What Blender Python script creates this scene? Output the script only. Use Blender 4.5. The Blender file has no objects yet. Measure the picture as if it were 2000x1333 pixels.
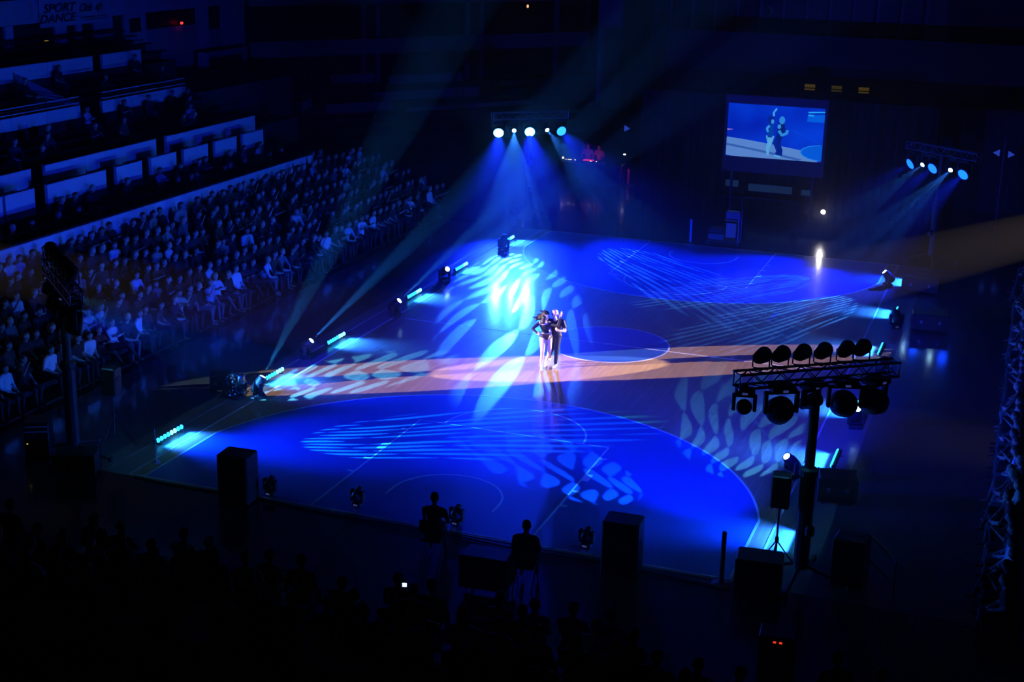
import bpy, bmesh, math, random
import numpy as np
from mathutils import Vector, Matrix, Euler

random.seed(7)
rng = np.random.default_rng(7)
scene = bpy.context.scene
C = scene.collection
PI = math.pi
R = math.radians

# ------------------------------------------------------------------ camera
CAM = Vector((11.0324, -38.7177, 12.1985))
YAW, PIT, ROL, FPX = -0.348682, 0.294317, 0.021622, 2765.11
FW = Vector((math.sin(YAW) * math.cos(PIT), math.cos(YAW) * math.cos(PIT), -math.sin(PIT)))
_r = Vector((math.cos(YAW), -math.sin(YAW), 0)); _u = _r.cross(FW)
RT = _r * math.cos(ROL) + _u * math.sin(ROL); UP = -_r * math.sin(ROL) + _u * math.cos(ROL)
cam_d = bpy.data.cameras.new('camera'); cam = bpy.data.objects.new('camera', cam_d); C.objects.link(cam)
cam.matrix_world = Matrix(((RT.x, UP.x, -FW.x, CAM.x), (RT.y, UP.y, -FW.y, CAM.y), (RT.z, UP.z, -FW.z, CAM.z), (0, 0, 0, 1)))
cam_d.sensor_width = 36.0; cam_d.lens = FPX / 2000 * 36.0; cam_d.clip_end = 300
scene.camera = cam

def project(p):
    d = Vector(p) - CAM; z = d.dot(FW)
    return (1000 + FPX * d.dot(RT) / z, 666.5 - FPX * d.dot(UP) / z, z)

# ------------------------------------------------------------------ world, haze, exposure
scene.view_settings.view_transform = 'Standard'
scene.view_settings.look = 'None'
scene.view_settings.exposure = 0.0
scene.view_settings.gamma = 1.0
scene.view_settings.use_curve_mapping = False
HAZE = 0.0056
world = bpy.data.worlds.new('hall_air'); scene.world = world; world.use_nodes = True
wn = world.node_tree; wn.nodes.clear()
wo = wn.nodes.new('ShaderNodeOutputWorld')
wb = wn.nodes.new('ShaderNodeBackground'); wb.inputs[0].default_value = (0, 0, 0, 1); wb.inputs[1].default_value = 0
wv = wn.nodes.new('ShaderNodeVolumeScatter'); wv.inputs['Color'].default_value = (1, 1, 1, 1)
wv.inputs['Density'].default_value = HAZE; wv.inputs['Anisotropy'].default_value = 0.74
wn.links.new(wb.outputs[0], wo.inputs['Surface']); wn.links.new(wv.outputs[0], wo.inputs['Volume'])
cy = scene.cycles
cy.max_bounces = 2; cy.diffuse_bounces = 1; cy.glossy_bounces = 2; cy.transmission_bounces = 2; cy.volume_bounces = 0
cy.sample_clamp_indirect = 4.0; cy.sample_clamp_direct = 0.0
cy.use_denoising = True
cy.use_adaptive_sampling = True; cy.adaptive_threshold = 0.09; cy.adaptive_min_samples = 20

BLUE = (0.004, 0.022, 1.0)
DEEP = (0.012, 0.013, 1.0)
CYAN = (0.02, 0.17, 1.0)
TEAL = (0.03, 0.26, 0.8)
WARM = (1.0, 0.78, 0.56)

# gain per family of lamps (watts)
WASH_W, SPOT_W, BEAM_W, FOLLOW_W, LED_W = 13500, 26000, 150000, 215000, 165

def nd(nt, t, **kw):
    n = nt.nodes.new(t)
    for k, v in kw.items(): setattr(n, k, v)
    return n

def mth(nt, op, a, b=None, c=None):
    n = nt.nodes.new('ShaderNodeMath'); n.operation = op
    for i, v in enumerate((a, b, c)):
        if v is None: continue
        if isinstance(v, (int, float)): n.inputs[i].default_value = v
        else: nt.links.new(v, n.inputs[i])
    return n.outputs[0]

def gobo_nodes(ld, size, n=6.0, m=2.2, w=0.42, rot=0.0, wave=0.35, k=5.0, base=0.02, keep=0.25, gain=1.6):
    """a wavy 'water' gobo in the lamp's own gate"""
    ld.use_nodes = True; nt = ld.node_tree; nt.nodes.clear()
    out = nd(nt, 'ShaderNodeOutputLight'); em = nd(nt, 'ShaderNodeEmission'); nt.links.new(em.outputs[0], out.inputs[0])
    tc = nd(nt, 'ShaderNodeTexCoord'); sp = nd(nt, 'ShaderNodeSeparateXYZ'); nt.links.new(tc.outputs['Normal'], sp.inputs[0])
    t = math.tan(size / 2)
    dz = mth(nt, 'ABSOLUTE', sp.outputs[2])
    u0 = mth(nt, 'DIVIDE', sp.outputs[0], mth(nt, 'MULTIPLY', dz, t)); v0 = mth(nt, 'DIVIDE', sp.outputs[1], mth(nt, 'MULTIPLY', dz, t))
    c, s = math.cos(rot), math.sin(rot)
    u = mth(nt, 'ADD', mth(nt, 'MULTIPLY', u0, c), mth(nt, 'MULTIPLY', v0, -s))
    v = mth(nt, 'ADD', mth(nt, 'MULTIPLY', u0, s), mth(nt, 'MULTIPLY', v0, c))
    u2 = mth(nt, 'ADD', mth(nt, 'MULTIPLY', u, n / 2), mth(nt, 'MULTIPLY', mth(nt, 'SINE', mth(nt, 'ADD', mth(nt, 'MULTIPLY', v, k), mth(nt, 'MULTIPLY', u, 0.5))), wave))
    col = mth(nt, 'FLOOR', u2); fu = mth(nt, 'ABSOLUTE', mth(nt, 'SUBTRACT', mth(nt, 'FRACT', u2), 0.5))
    wn1 = nd(nt, 'ShaderNodeTexWhiteNoise', noise_dimensions='1D'); nt.links.new(col, wn1.inputs['W'])
    vv = mth(nt, 'ADD', mth(nt, 'MULTIPLY', v, m), mth(nt, 'MULTIPLY', wn1.outputs['Value'], 3.0))
    row = mth(nt, 'FLOOR', vv); fv = mth(nt, 'FRACT', vv)
    cb = nd(nt, 'ShaderNodeCombineXYZ'); nt.links.new(col, cb.inputs[0]); nt.links.new(row, cb.inputs[1])
    wn2 = nd(nt, 'ShaderNodeTexWhiteNoise', noise_dimensions='2D'); nt.links.new(cb.outputs[0], wn2.inputs['Vector'])
    body = mth(nt, 'MULTIPLY', mth(nt, 'POWER', mth(nt, 'SINE', mth(nt, 'MULTIPLY', fv, PI)), 0.6), w)
    body = mth(nt, 'MULTIPLY', body, mth(nt, 'ADD', 0.7, mth(nt, 'MULTIPLY', wn2.outputs['Value'], 0.5)))
    mr = nd(nt, 'ShaderNodeMapRange', interpolation_type='SMOOTHSTEP')
    nt.links.new(mth(nt, 'SUBTRACT', body, fu), mr.inputs['Value']); mr.inputs['From Min'].default_value = 0.0; mr.inputs['From Max'].default_value = 0.10
    msk = mth(nt, 'MULTIPLY', mr.outputs[0], mth(nt, 'GREATER_THAN', wn2.outputs['Value'], keep))
    nt.links.new(mth(nt, 'ADD', mth(nt, 'MULTIPLY', msk, gain), base), em.inputs['Strength'])
    return ld

def spot(root, loc, target, energy, color, deg, blend=0.3, radius=0.05, gobo=None, spec=1.0, name='lamp_light'):
    ld = bpy.data.lights.new(name, 'SPOT'); ld.energy = energy; ld.color = color
    ld.spot_size = R(deg); ld.spot_blend = blend; ld.shadow_soft_size = radius; ld.specular_factor = spec
    if gobo is not None: gobo_nodes(ld, R(deg), **gobo)
    o = bpy.data.objects.new(name, ld); C.objects.link(o)
    d = (Vector(target) - Vector(loc)).normalized()
    o.matrix_world = Matrix.Translation(loc) @ d.to_track_quat('-Z', 'Y').to_matrix().to_4x4()
    if root is not None:
        o.parent = root; o.matrix_parent_inverse = root.matrix_basis.inverted()
    return o

# ------------------------------------------------------------------ materials
MATS = {}
def mat(name, col, rough=0.6, metal=0.0, var=0.12, scale=6.0, bump=0.0, coat=0.0, coat_r=0.1, spec=0.5):
    if name in MATS: return MATS[name]
    m = bpy.data.materials.new(name); m.use_nodes = True; nt = m.node_tree
    b = nt.nodes['Principled BSDF']; b.inputs['Roughness'].default_value = rough; b.inputs['Metallic'].default_value = metal
    b.inputs['Specular IOR Level'].default_value = spec
    b.inputs['Coat Weight'].default_value = coat; b.inputs['Coat Roughness'].default_value = coat_r
    tc = nd(nt, 'ShaderNodeTexCoord'); nz = nd(nt, 'ShaderNodeTexNoise'); nz.inputs['Scale'].default_value = scale; nz.inputs['Detail'].default_value = 4
    nt.links.new(tc.outputs['Object'], nz.inputs['Vector'])
    mx = nd(nt, 'ShaderNodeMix', data_type='RGBA'); nt.links.new(nz.outputs['Fac'], mx.inputs['Factor'])
    mx.inputs['A'].default_value = (*[max(0, c * (1 - var)) for c in col], 1); mx.inputs['B'].default_value = (*[min(1, c * (1 + var)) for c in col], 1)
    nt.links.new(mx.outputs['Result'], b.inputs['Base Color'])
    if bump:
        bp = nd(nt, 'ShaderNodeBump'); bp.inputs['Strength'].default_value = bump; bp.inputs['Distance'].default_value = 0.01
        nt.links.new(nz.outputs['Fac'], bp.inputs['Height']); nt.links.new(bp.outputs[0], b.inputs['Normal'])
    MATS[name] = m; return m

def glow(name, col, strength, sample=False):
    if name in MATS: return MATS[name]
    m = bpy.data.materials.new(name); m.use_nodes = True; nt = m.node_tree; nt.nodes.clear()
    o = nd(nt, 'ShaderNodeOutputMaterial'); e = nd(nt, 'ShaderNodeEmission'); e.inputs[0].default_value = (*col, 1); e.inputs[1].default_value = strength
    nt.links.new(e.outputs[0], o.inputs[0])
    if not sample: m.cycles.emission_sampling = 'NONE'
    MATS[name] = m; return m

def wood_mat():
    m = bpy.data.materials.new('court_parquet'); m.use_nodes = True; nt = m.node_tree; b = nt.nodes['Principled BSDF']
    tc = nd(nt, 'ShaderNodeTexCoord'); mp = nd(nt, 'ShaderNodeMapping'); nt.links.new(tc.outputs['Object'], mp.inputs[0]); mp.inputs['Rotation'].default_value = (0, 0, PI / 2)
    br = nd(nt, 'ShaderNodeTexBrick'); nt.links.new(mp.outputs[0], br.inputs['Vector'])
    br.inputs['Color1'].default_value = (0.56, 0.35, 0.17, 1); br.inputs['Color2'].default_value = (0.68, 0.45, 0.235, 1); br.inputs['Mortar'].default_value = (0.42, 0.25, 0.12, 1)
    br.inputs['Scale'].default_value = 1.0; br.inputs['Brick Width'].default_value = 1.6; br.inputs['Row Height'].default_value = 0.07; br.inputs['Mortar Size'].default_value = 0.002
    nz = nd(nt, 'ShaderNodeTexNoise'); mp2 = nd(nt, 'ShaderNodeMapping'); mp2.inputs['Scale'].default_value = (9, 0.7, 1); nt.links.new(tc.outputs['Object'], mp2.inputs[0]); nt.links.new(mp2.outputs[0], nz.inputs['Vector']); nz.inputs['Scale'].default_value = 1.5; nz.inputs['Detail'].default_value = 5
    mx = nd(nt, 'ShaderNodeMix', data_type='RGBA', blend_type='MULTIPLY'); mx.inputs['Factor'].default_value = 0.55
    nt.links.new(br.outputs['Color'], mx.inputs['A'])
    cr = nd(nt, 'ShaderNodeValToRGB'); nt.links.new(nz.outputs['Fac'], cr.inputs[0]); cr.color_ramp.elements[0].position = 0.3; cr.color_ramp.elements[0].color = (0.62, 0.6, 0.58, 1); cr.color_ramp.elements[1].position = 0.7
    nt.links.new(cr.outputs[0], mx.inputs['B']); nt.links.new(mx.outputs['Result'], b.inputs['Base Color'])
    b.inputs['Roughness'].default_value = 0.42; b.inputs['Specular IOR Level'].default_value = 0.3; b.inputs['Coat Weight'].default_value = 0.5; b.inputs['Coat Roughness'].default_value = 0.155
    return m

def person_mat(kind):
    """clothing takes the person's own colour, hair and skin vary from person to person"""
    m = bpy.data.materials.new('spectator_' + kind); m.use_nodes = True; nt = m.node_tree; b = nt.nodes['Principled BSDF']
    oi = nd(nt, 'ShaderNodeObjectInfo'); ge = nd(nt, 'ShaderNodeNewGeometry')
    rnd = mth(nt, 'FRACT', mth(nt, 'ADD', oi.outputs['Random'], ge.outputs['Random Per Island']))
    b.inputs['Roughness'].default_value = 0.75
    cr = nd(nt, 'ShaderNodeValToRGB'); nt.links.new(rnd, cr.inputs[0]); e = cr.color_ramp.elements
    ramps = {'skin': [(0, (0.42, 0.28, 0.22)), (1, (0.62, 0.46, 0.38))], 'hair': [(0, (0.02, 0.015, 0.01)), (0.7, (0.10, 0.06, 0.03)), (1, (0.45, 0.36, 0.22))],
             'top': [(0, (0.02, 0.02, 0.03)), (0.45, (0.07, 0.07, 0.09)), (0.55, (0.3, 0.32, 0.35)), (0.8, (0.2, 0.2, 0.3)), (1, (0.75, 0.75, 0.78))],
             'trousers': [(0, (0.015, 0.015, 0.02)), (0.85, (0.03, 0.035, 0.055)), (1, (0.18, 0.18, 0.2))]}[kind]
    e[0].position, e[0].color = ramps[0][0], (*ramps[0][1], 1); e[1].position, e[1].color = ramps[-1][0], (*ramps[-1][1], 1)
    for p, c in ramps[1:-1]:
        x = e.new(p); x.color = (*c, 1)
    if kind == 'top':
        nt.links.new(oi.outputs['Color'], b.inputs['Base Color'])
    else:
        nt.links.new(cr.outputs[0], b.inputs['Base Color'])
    return m

M = {
    'floor': mat('dark_hall_floor', (0.06, 0.055, 0.07), 0.22, var=0.15, scale=0.7, coat=0.3, coat_r=0.08),
    'apron': mat('grey_court_apron', (0.30, 0.285, 0.26), 0.34, var=0.06, scale=2, coat=0.2, coat_r=0.14),
    'outer': mat('blue_grey_outer_floor', (0.05, 0.10, 0.16), 0.36, var=0.08, scale=2, coat=1.0, coat_r=0.10),
    'wood': wood_mat(),
    'paint': mat('blue_court_paint', (0.04, 0.15, 0.62), 0.42, var=0.05, scale=3, coat=0.5, coat_r=0.155, spec=0.3),
    'line': mat('white_court_line', (0.86, 0.86, 0.88), 0.4, var=0.04, scale=4),
    'wall': mat('painted_hall_wall', (0.30, 0.30, 0.33), 0.8, var=0.1, scale=1.5),
    'darkwall': mat('dark_hall_wall', (0.055, 0.055, 0.065), 0.85, var=0.2, scale=1.0),
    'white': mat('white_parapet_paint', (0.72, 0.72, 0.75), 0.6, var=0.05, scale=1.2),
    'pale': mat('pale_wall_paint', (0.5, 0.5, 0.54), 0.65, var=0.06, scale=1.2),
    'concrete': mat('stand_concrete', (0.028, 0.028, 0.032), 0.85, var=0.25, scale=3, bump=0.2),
    'bench': mat('bench_plastic', (0.012, 0.012, 0.016), 0.6, var=0.15, scale=5),
    'black': mat('black_powder_coat', (0.012, 0.012, 0.014), 0.55, var=0.3, scale=12),
    'case': mat('black_case_laminate', (0.015, 0.015, 0.018), 0.45, var=0.3, scale=8),
    'metal': mat('brushed_aluminium', (0.42, 0.42, 0.45), 0.35, 1.0, var=0.1, scale=20),
    'darkmetal': mat('black_truss_metal', (0.03, 0.03, 0.035), 0.5, 0.3, var=0.2, scale=20),
    'truss': mat('aluminium_truss', (0.36, 0.36, 0.40), 0.4, 0.8, var=0.1, scale=20),
    'cable': mat('black_cable_rubber', (0.02, 0.02, 0.022), 0.6, var=0.2, scale=30),
    'grille': mat('black_speaker_grille', (0.01, 0.01, 0.012), 0.7, var=0.4, scale=120, bump=0.4),
    'glass': mat('dark_window_glass', (0.012, 0.012, 0.016), 0.45, var=0.1, scale=2),
    'opening': mat('unlit_opening', (0.012, 0.012, 0.015), 0.9, var=0.2, scale=2),
    'curtain': mat('black_stage_curtain', (0.014, 0.014, 0.018), 0.9, var=0.3, scale=2),
    'banner': mat('pale_banner_vinyl', (0.55, 0.58, 0.62), 0.6, var=0.05, scale=2),
    'ink': mat('black_banner_ink', (0.015, 0.015, 0.02), 0.7),
    'skin': mat('dancer_skin', (0.80, 0.58, 0.46), 0.5, var=0.06, scale=9),
    'blackcloth': mat('black_dance_fabric', (0.018, 0.016, 0.024), 0.6, var=0.25, scale=18),
    'blackhair': mat('dark_hair', (0.02, 0.013, 0.014), 0.55, var=0.3, scale=25),
    'blond': mat('short_fair_hair', (0.62, 0.48, 0.36), 0.55, var=0.12, scale=25),
    'shoe': mat('pale_dance_shoe', (0.7, 0.7, 0.72), 0.45, var=0.06),
    'eye': mat('dark_eye', (0.02, 0.02, 0.02), 0.2),
    'foil': mat('crumpled_black_foil', (0.10, 0.10, 0.11), 0.22, 0.9, var=0.4, scale=9, bump=1.0),
    'red': mat('red_fabric', (0.5, 0.03, 0.03), 0.8, var=0.2, scale=6),
    'redpost': mat('red_painted_post', (0.55, 0.08, 0.05), 0.5),
    'pskin': person_mat('skin'), 'phair': person_mat('hair'), 'ptop': person_mat('top'), 'ptrou': person_mat('trousers'),
}

# ------------------------------------------------------------------ mesh helpers
class MB:
    def __init__(s): s.v = []; s.f = []
    def box(s, x0, x1, y0, y1, z0, z1):
        b = len(s.v)
        s.v += [(x0, y0, z0), (x1, y0, z0), (x1, y1, z0), (x0, y1, z0), (x0, y0, z1), (x1, y0, z1), (x1, y1, z1), (x0, y1, z1)]
        s.f += [tuple(b + i for i in q) for q in ((3, 2, 1, 0), (4, 5, 6, 7), (0, 1, 5, 4), (1, 2, 6, 5), (2, 3, 7, 6), (3, 0, 4, 7))]
        return s
    def cbox(s, c, d): return s.box(c[0] - d[0] / 2, c[0] + d[0] / 2, c[1] - d[1] / 2, c[1] + d[1] / 2, c[2] - d[2] / 2, c[2] + d[2] / 2)
    def bevbox(s, c, d, b):
        """box with chamfered vertical and horizontal edges"""
        x, y, z = d[0] / 2, d[1] / 2, d[2] / 2
        rings = [(-z, b), (-z + b, 0), (z - b, 0), (z, b)]; base = len(s.v)
        for zz, k in rings:
            for px, py in ((x - b, y), (-x + b, y), (-x, y - b), (-x, -y + b), (-x + b, -y), (x - b, -y), (x, -y + b), (x, y - b)):
                sx = px * (1 - (k / x if x else 0)); sy = py * (1 - (k / y if y else 0))
                s.v.append((c[0] + sx, c[1] + sy, c[2] + zz))
        for r in range(3):
            for i in range(8):
                j = (i + 1) % 8; s.f.append((base + r * 8 + i, base + r * 8 + j, base + r * 8 + 8 + j, base + r * 8 + 8 + i))
        s.f.append(tuple(base + i for i in reversed(range(8)))); s.f.append(tuple(base + 24 + i for i in range(8)))
        return s
    def tube(s, p0, p1, r, n=8, r1=None):
        p0, p1 = Vector(p0), Vector(p1); d = (p1 - p0).normalized(); a = d.orthogonal().normalized(); b2 = d.cross(a); base = len(s.v); r1 = r if r1 is None else r1
        for p, rr in ((p0, r), (p1, r1)):
            for i in range(n):
                t = 2 * PI * i / n; s.v.append(tuple(p + (a * math.cos(t) + b2 * math.sin(t)) * rr))
        for i in range(n): s.f.append((base + i, base + (i + 1) % n, base + n + (i + 1) % n, base + n + i))
        s.f.append(tuple(base + i for i in reversed(range(n)))); s.f.append(tuple(base + n + i for i in range(n)))
        return s
    def path(s, pts, r, n=6):
        pts = [Vector(p) for p in pts]; base = len(s.v); a = None
        for i, p in enumerate(pts):
            d = (pts[min(i + 1, len(pts) - 1)] - pts[max(i - 1, 0)]).normalized()
            a = d.orthogonal().normalized() if a is None else (a - d * a.dot(d)).normalized()
            b2 = d.cross(a)
            for k in range(n): t = 2 * PI * k / n; s.v.append(tuple(p + (a * math.cos(t) + b2 * math.sin(t)) * r))
        for i in range(len(pts) - 1):
            for k in range(n):
                j = (k + 1) % n; s.f.append((base + i * n + k, base + i * n + j, base + (i + 1) * n + j, base + (i + 1) * n + k))
        s.f.append(tuple(base + k for k in reversed(range(n)))); q = base + (len(pts) - 1) * n; s.f.append(tuple(q + k for k in range(n)))
        return s
    def lathe(s, prof, n=20, c=(0, 0, 0)):
        """profile of (radius, z) turned about z"""
        base = len(s.v); k = len(prof)
        for r, z in prof:
            for i in range(n): t = 2 * PI * i / n; s.v.append((c[0] + r * math.cos(t), c[1] + r * math.sin(t), c[2] + z))
        for j in range(k - 1):
            for i in range(n): s.f.append((base + j * n + i, base + j * n + (i + 1) % n, base + (j + 1) * n + (i + 1) % n, base + (j + 1) * n + i))
        s.f.append(tuple(base + i for i in reversed(range(n)))); s.f.append(tuple(base + (k - 1) * n + i for i in range(n)))
        return s
    def prism(s, poly, z0, z1):
        """flat outline (x, y) extruded from z0 to z1"""
        b = len(s.v); n = len(poly)
        s.v += [(x, y, z0) for x, y in poly] + [(x, y, z1) for x, y in poly]
        s.f += [tuple(b + i for i in reversed(range(n))), tuple(b + n + i for i in range(n))]
        s.f += [(b + i, b + (i + 1) % n, b + n + (i + 1) % n, b + n + i) for i in range(n)]
        return s
    def strip(s, pts, w, z0, z1, closed=False):
        """flat line of width w along pts, with thickness"""
        n = len(pts); L = []
        for i in range(n):
            a = Vector(pts[i - 1] if (i > 0 or closed) else pts[i]); b = Vector(pts[(i + 1) % n] if (i < n - 1 or closed) else pts[i])
            d = (b - a).normalized(); q = Vector((-d.y, d.x)) * (w / 2); p = Vector(pts[i]); L.append((p + q, p - q))
        base = len(s.v)
        for l, r in L: s.v += [(l.x, l.y, z0), (r.x, r.y, z0), (r.x, r.y, z1), (l.x, l.y, z1)]
        for i in range(n if closed else n - 1):
            a, b = base + 4 * i, base + 4 * ((i + 1) % n)
            for k in range(4): s.f.append((a + k, a + (k + 1) % 4, b + (k + 1) % 4, b + k))
        if not closed: s.f += [(base, base + 1, base + 2, base + 3), tuple(base + 4 * (n - 1) + k for k in (3, 2, 1, 0))]
        return s
    def mesh(s, name, m, smooth=False):
        me = bpy.data.meshes.new(name); me.from_pydata(s.v, [], s.f); me.update()
        bm = bmesh.new(); bm.from_mesh(me); bmesh.ops.recalc_face_normals(bm, faces=bm.faces); bm.to_mesh(me); bm.free()
        me.materials.append(M[m] if isinstance(m, str) else m)
        if smooth: me.polygons.foreach_set('use_smooth', [True] * len(me.polygons))
        return me
    def build(s, name, m, parent=None, loc=(0, 0, 0), rot=None, smooth=False):
        return put(name, s.mesh(name, m, smooth), parent, loc, rot)

def put(name, me, parent=None, loc=(0, 0, 0), rot=None):
    o = bpy.data.objects.new(name, me); C.objects.link(o); o.location = loc
    if rot is not None:
        if isinstance(rot, (tuple, list)): o.rotation_euler = rot
        else: o.rotation_mode = 'QUATERNION'; o.rotation_quaternion = rot
    o.parent = parent
    return o

def thing(name, label, cat, loc=(0, 0, 0), rz=0.0, group=None):
    o = bpy.data.objects.new(name, None); C.objects.link(o); o.location = loc; o.rotation_euler = (0, 0, rz)
    o.empty_display_size = 0.2
    return tag(o, label, cat, group)

def tag(o, label=None, cat=None, group=None, kind=None):
    if label: o['label'] = label
    if cat: o['category'] = cat
    if group: o['group'] = group
    if kind: o['kind'] = kind
    return o

def struct(o, label=None): o['kind'] = 'structure'; return tag(o, label)

def arc(cx, cy, r, a0, a1, n=48):
    return [(cx + r * math.cos(R(a0 + (a1 - a0) * i / n)), cy + r * math.sin(R(a0 + (a1 - a0) * i / n))) for i in range(n + 1)]

# ------------------------------------------------------------------ the hall shell and the court
floor = struct(MB().box(-36, 36, -50, 54, -0.3, -0.006).build('floor', 'floor'), 'dark glossy hall floor around the court')
MB().box(-7.0, 7.0, -14.1, 14.1, -0.05, 0.0).build('wood_court', 'wood', floor)
for s in (-1, 1):
    a, b = sorted((s * 7.0, s * 8.05)); MB().box(a, b, -14.1, 14.1, -0.05, -0.001).build('apron_strip', 'apron', floor)
    a, b = sorted((s * 8.05, s * 11.2)); MB().box(a, b, -14.1, 14.1, -0.05, -0.002).build('outer_strip', 'outer', floor)
a3 = math.degrees(math.asin(6.6 / 6.75))
for s in (-1, 1):   # the two ends of the court
    yb, yc = s * 14.0, s * 12.425
    up = [(x, yc - s * abs(y)) for x, y in [(6.75 * math.cos(R(t)), 6.75 * math.sin(R(t))) for t in np.linspace(90 - a3, 90 + a3, 64)]]
    outline = [(6.6, yb)] + up + [(-6.6, yb)]
    MB().prism(outline, -0.01, 0.0015).build('painted_zone', 'paint', floor)
    MB().strip(outline, 0.055, 0.0, 0.003).build('three_point_line', 'line', floor)
    MB().strip([(-2.45, yb), (-2.45, s * 8.2), (2.45, s * 8.2), (2.45, yb)], 0.05, 0.0, 0.0034).build('key_line', 'line', floor)
    MB().strip(arc(0, s * 8.2, 1.8, 180 if s > 0 else 0, 360 if s > 0 else 180), 0.05, 0.0, 0.0032).build('free_throw_arc', 'line', floor)
    MB().strip([(1.25, s * 12.8)] + [(x, yc - s * abs(y)) for x, y in arc(0, 0, 1.25, 0, 180, 32)] + [(-1.25, s * 12.8)], 0.05, 0.0, 0.0033).build('no_charge_arc', 'line', floor)
    for k, y in enumerate((8.95, 10.2, 11.05, 11.9)):
        for sx in (-1, 1):
            a, b = sorted((sx * 2.47, sx * (2.62 if k else 2.62))); c, d = sorted((s * (y - (0.05 if k != 1 else 0.2)), s * (y + (0.05 if k != 1 else 0.2))))
            MB().box(a, b, c, d, 0, 0.003).build('rebound_mark', 'line', floor)
    MB().strip([(-7.0, yb), (7.0, yb)], 0.05, 0, 0.003).build('base_line', 'line', floor)
MB().prism([p for p in arc(0, 0, 1.8, 0, 360, 72)][:-1], -0.01, 0.0015).build('painted_zone', 'paint', floor)
MB().strip(arc(0, 0, 1.8, 0, 360, 72)[:-1], 0.055, 0, 0.003, closed=True).build('centre_circle', 'line', floor)
MB().strip([(-6.6, 0), (6.6, 0)], 0.05, 0, 0.0033).build('halfway_line', 'line', floor)
MB().strip([(3.62, -0.02), (3.72, 0.24)], 0.06, 0, 0.0034).build('halfway_tick', 'line', floor)
MB().strip([(3.9, 4.55), (4.05, 5.6)], 0.05, 0, 0.0025).build('court_dash', 'paint', floor)
MB().strip([(-0.09, -0.1), (0.09, 0.1)], 0.03, 0, 0.003).build('centre_mark', 'line', floor)
for s in (-1, 1): MB().strip([(s * 6.975, -14), (s * 6.975, 14)], 0.05, 0, 0.0028).build('side_line', 'line', floor)
MB().strip([(-7.6, -14), (-7.6, 14)], 0.04, -0.001, 0.0018).build('apron_seam', 'pale', floor)

wall_left = struct(MB().box(-31.6, -31.2, -50, 34, 0, 17).build('wall_left', 'darkwall'), 'dark upper wall behind the tall stand')
wall_right = struct(MB().box(33, 33.4, -50, 54, 0, 17).build('wall_right', 'darkwall'), 'dark side wall of the hall')
wall_far = struct(MB().box(-36, 36, 50, 50.4, 0, 17).build('wall_far', 'darkwall'), 'dark end wall of the hall')
wall_back = struct(MB().box(-36, 36, -50.4, -50, 0, 17).build('wall_back', 'darkwall'), 'dark wall behind the viewer')
ceiling = struct(MB().box(-36, 36, -50.4, 50.4, 17, 17.3).build('ceiling', 'darkwall'), 'dark hall ceiling')

# ------------------------------------------------------------------ the stand along the side of the court
bl = thing('bleacher', 'dark stepped bleacher packed with spectators beside the court', 'bleacher', (-11.5, 2.5, 0))
ROWX = [-11.95 - 0.76 * i for i in range(6)]; ROWZ = [0.0 + 0.25 * i for i in range(6)]
for i, (x, z) in enumerate(zip(ROWX, ROWZ)):
    L = (x + 11.5)
    MB().box(L - 0.40, L + 0.36, -17, 14.3, 0.0 if i else -0.004, z + (0.02 if i == 0 else 0)).build('step', 'concrete', bl)
    MB().bevbox((L - 0.10, -1.35, z + 0.40), (0.34, 31, 0.06), 0.015).build('bench', 'bench', bl)
    for k in range(9): MB().box(L - 0.14, L - 0.06, -16 + 3.7 * k, -15.92 + 3.7 * k, z, z + 0.38).build('bench_leg', 'darkmetal', bl)

gs = thing('grandstand', 'tall dark concrete grandstand with white parapets rising behind the bleacher', 'grandstand', (-16.2, 2.5, 0))
def G(x0, x1, y0, y1, z0, z1, name, m, top=None):
    return MB().box(x0 + 16.2, x1 + 16.2, y0 - 2.5, y1 - 2.5, z0, z1).build(name, m, gs)
# front wall in panels, each with a coping
y = -15.0
while y < 12.1:
    y2 = min(y + 1.94, 12.2); G(-16.32, -16.2, y, y2 - 0.012, 0.0, 2.60, 'wall_panel', 'white'); y += 1.94
G(-16.36, -16.17, -15, 12.2, 2.60, 2.64, 'coping', 'pale')
G(-16.34, -16.2, 12.2, 17, 0, 1.7, 'end_wall', 'darkwall')
TIER = []     # rows of the upper tiers: x, z, y0, y1
def steps(rows, y0, y1):
    for x, z in rows:
        G(x - 0.42, x + 0.42, y0, y1, 0.0, z, 'step', 'concrete'); G(x - 0.30, x + 0.02, y0 + 0.1, y1 - 0.1, z + 0.38, z + 0.44, 'bench', 'bench')
        TIER.append((x, z, y0, y1))
steps([(-16.78, 1.25), (-17.6, 1.5), (-18.35, 1.75)], -15, 15)
for a, b in [(-15, -3.45), (-3.31, -1.91), (-1.27, 1.88), (2.48, 4.01), (4.58, 6.2), (6.72, 8.38), (8.91, 10.5), (11.01, 12.6)]:
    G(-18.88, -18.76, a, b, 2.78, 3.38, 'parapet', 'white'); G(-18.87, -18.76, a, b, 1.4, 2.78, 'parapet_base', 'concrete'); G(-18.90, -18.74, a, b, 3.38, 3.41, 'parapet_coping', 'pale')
G(-19.8, -18.78, -15, 15, 0, 2.45, 'walkway', 'concrete')
for a, b in [(-15, -0.72), (0.01, 6.49), (7.17, 13.76)]:
    n = max(1, round((b - a) / 2.2)); w = (b - a) / n
    for k in range(n):
        G(-19.92, -19.8, a + k * w, a + (k + 1) * w - 0.012, 3.20, 3.74, 'parapet_panel', 'white')
        p0 = a + (k + 1) * w - 0.75
        G(-19.94, -19.8, p0, a + (k + 1) * w - 0.012, 2.45, 3.20, 'parapet_pier', 'white')
    G(-19.94, -19.78, a, b, 3.74, 3.77, 'parapet_coping', 'pale'); G(-19.93, -19.79, a, a + 0.12, 2.45, 3.2, 'parapet_pier', 'white')
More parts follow.
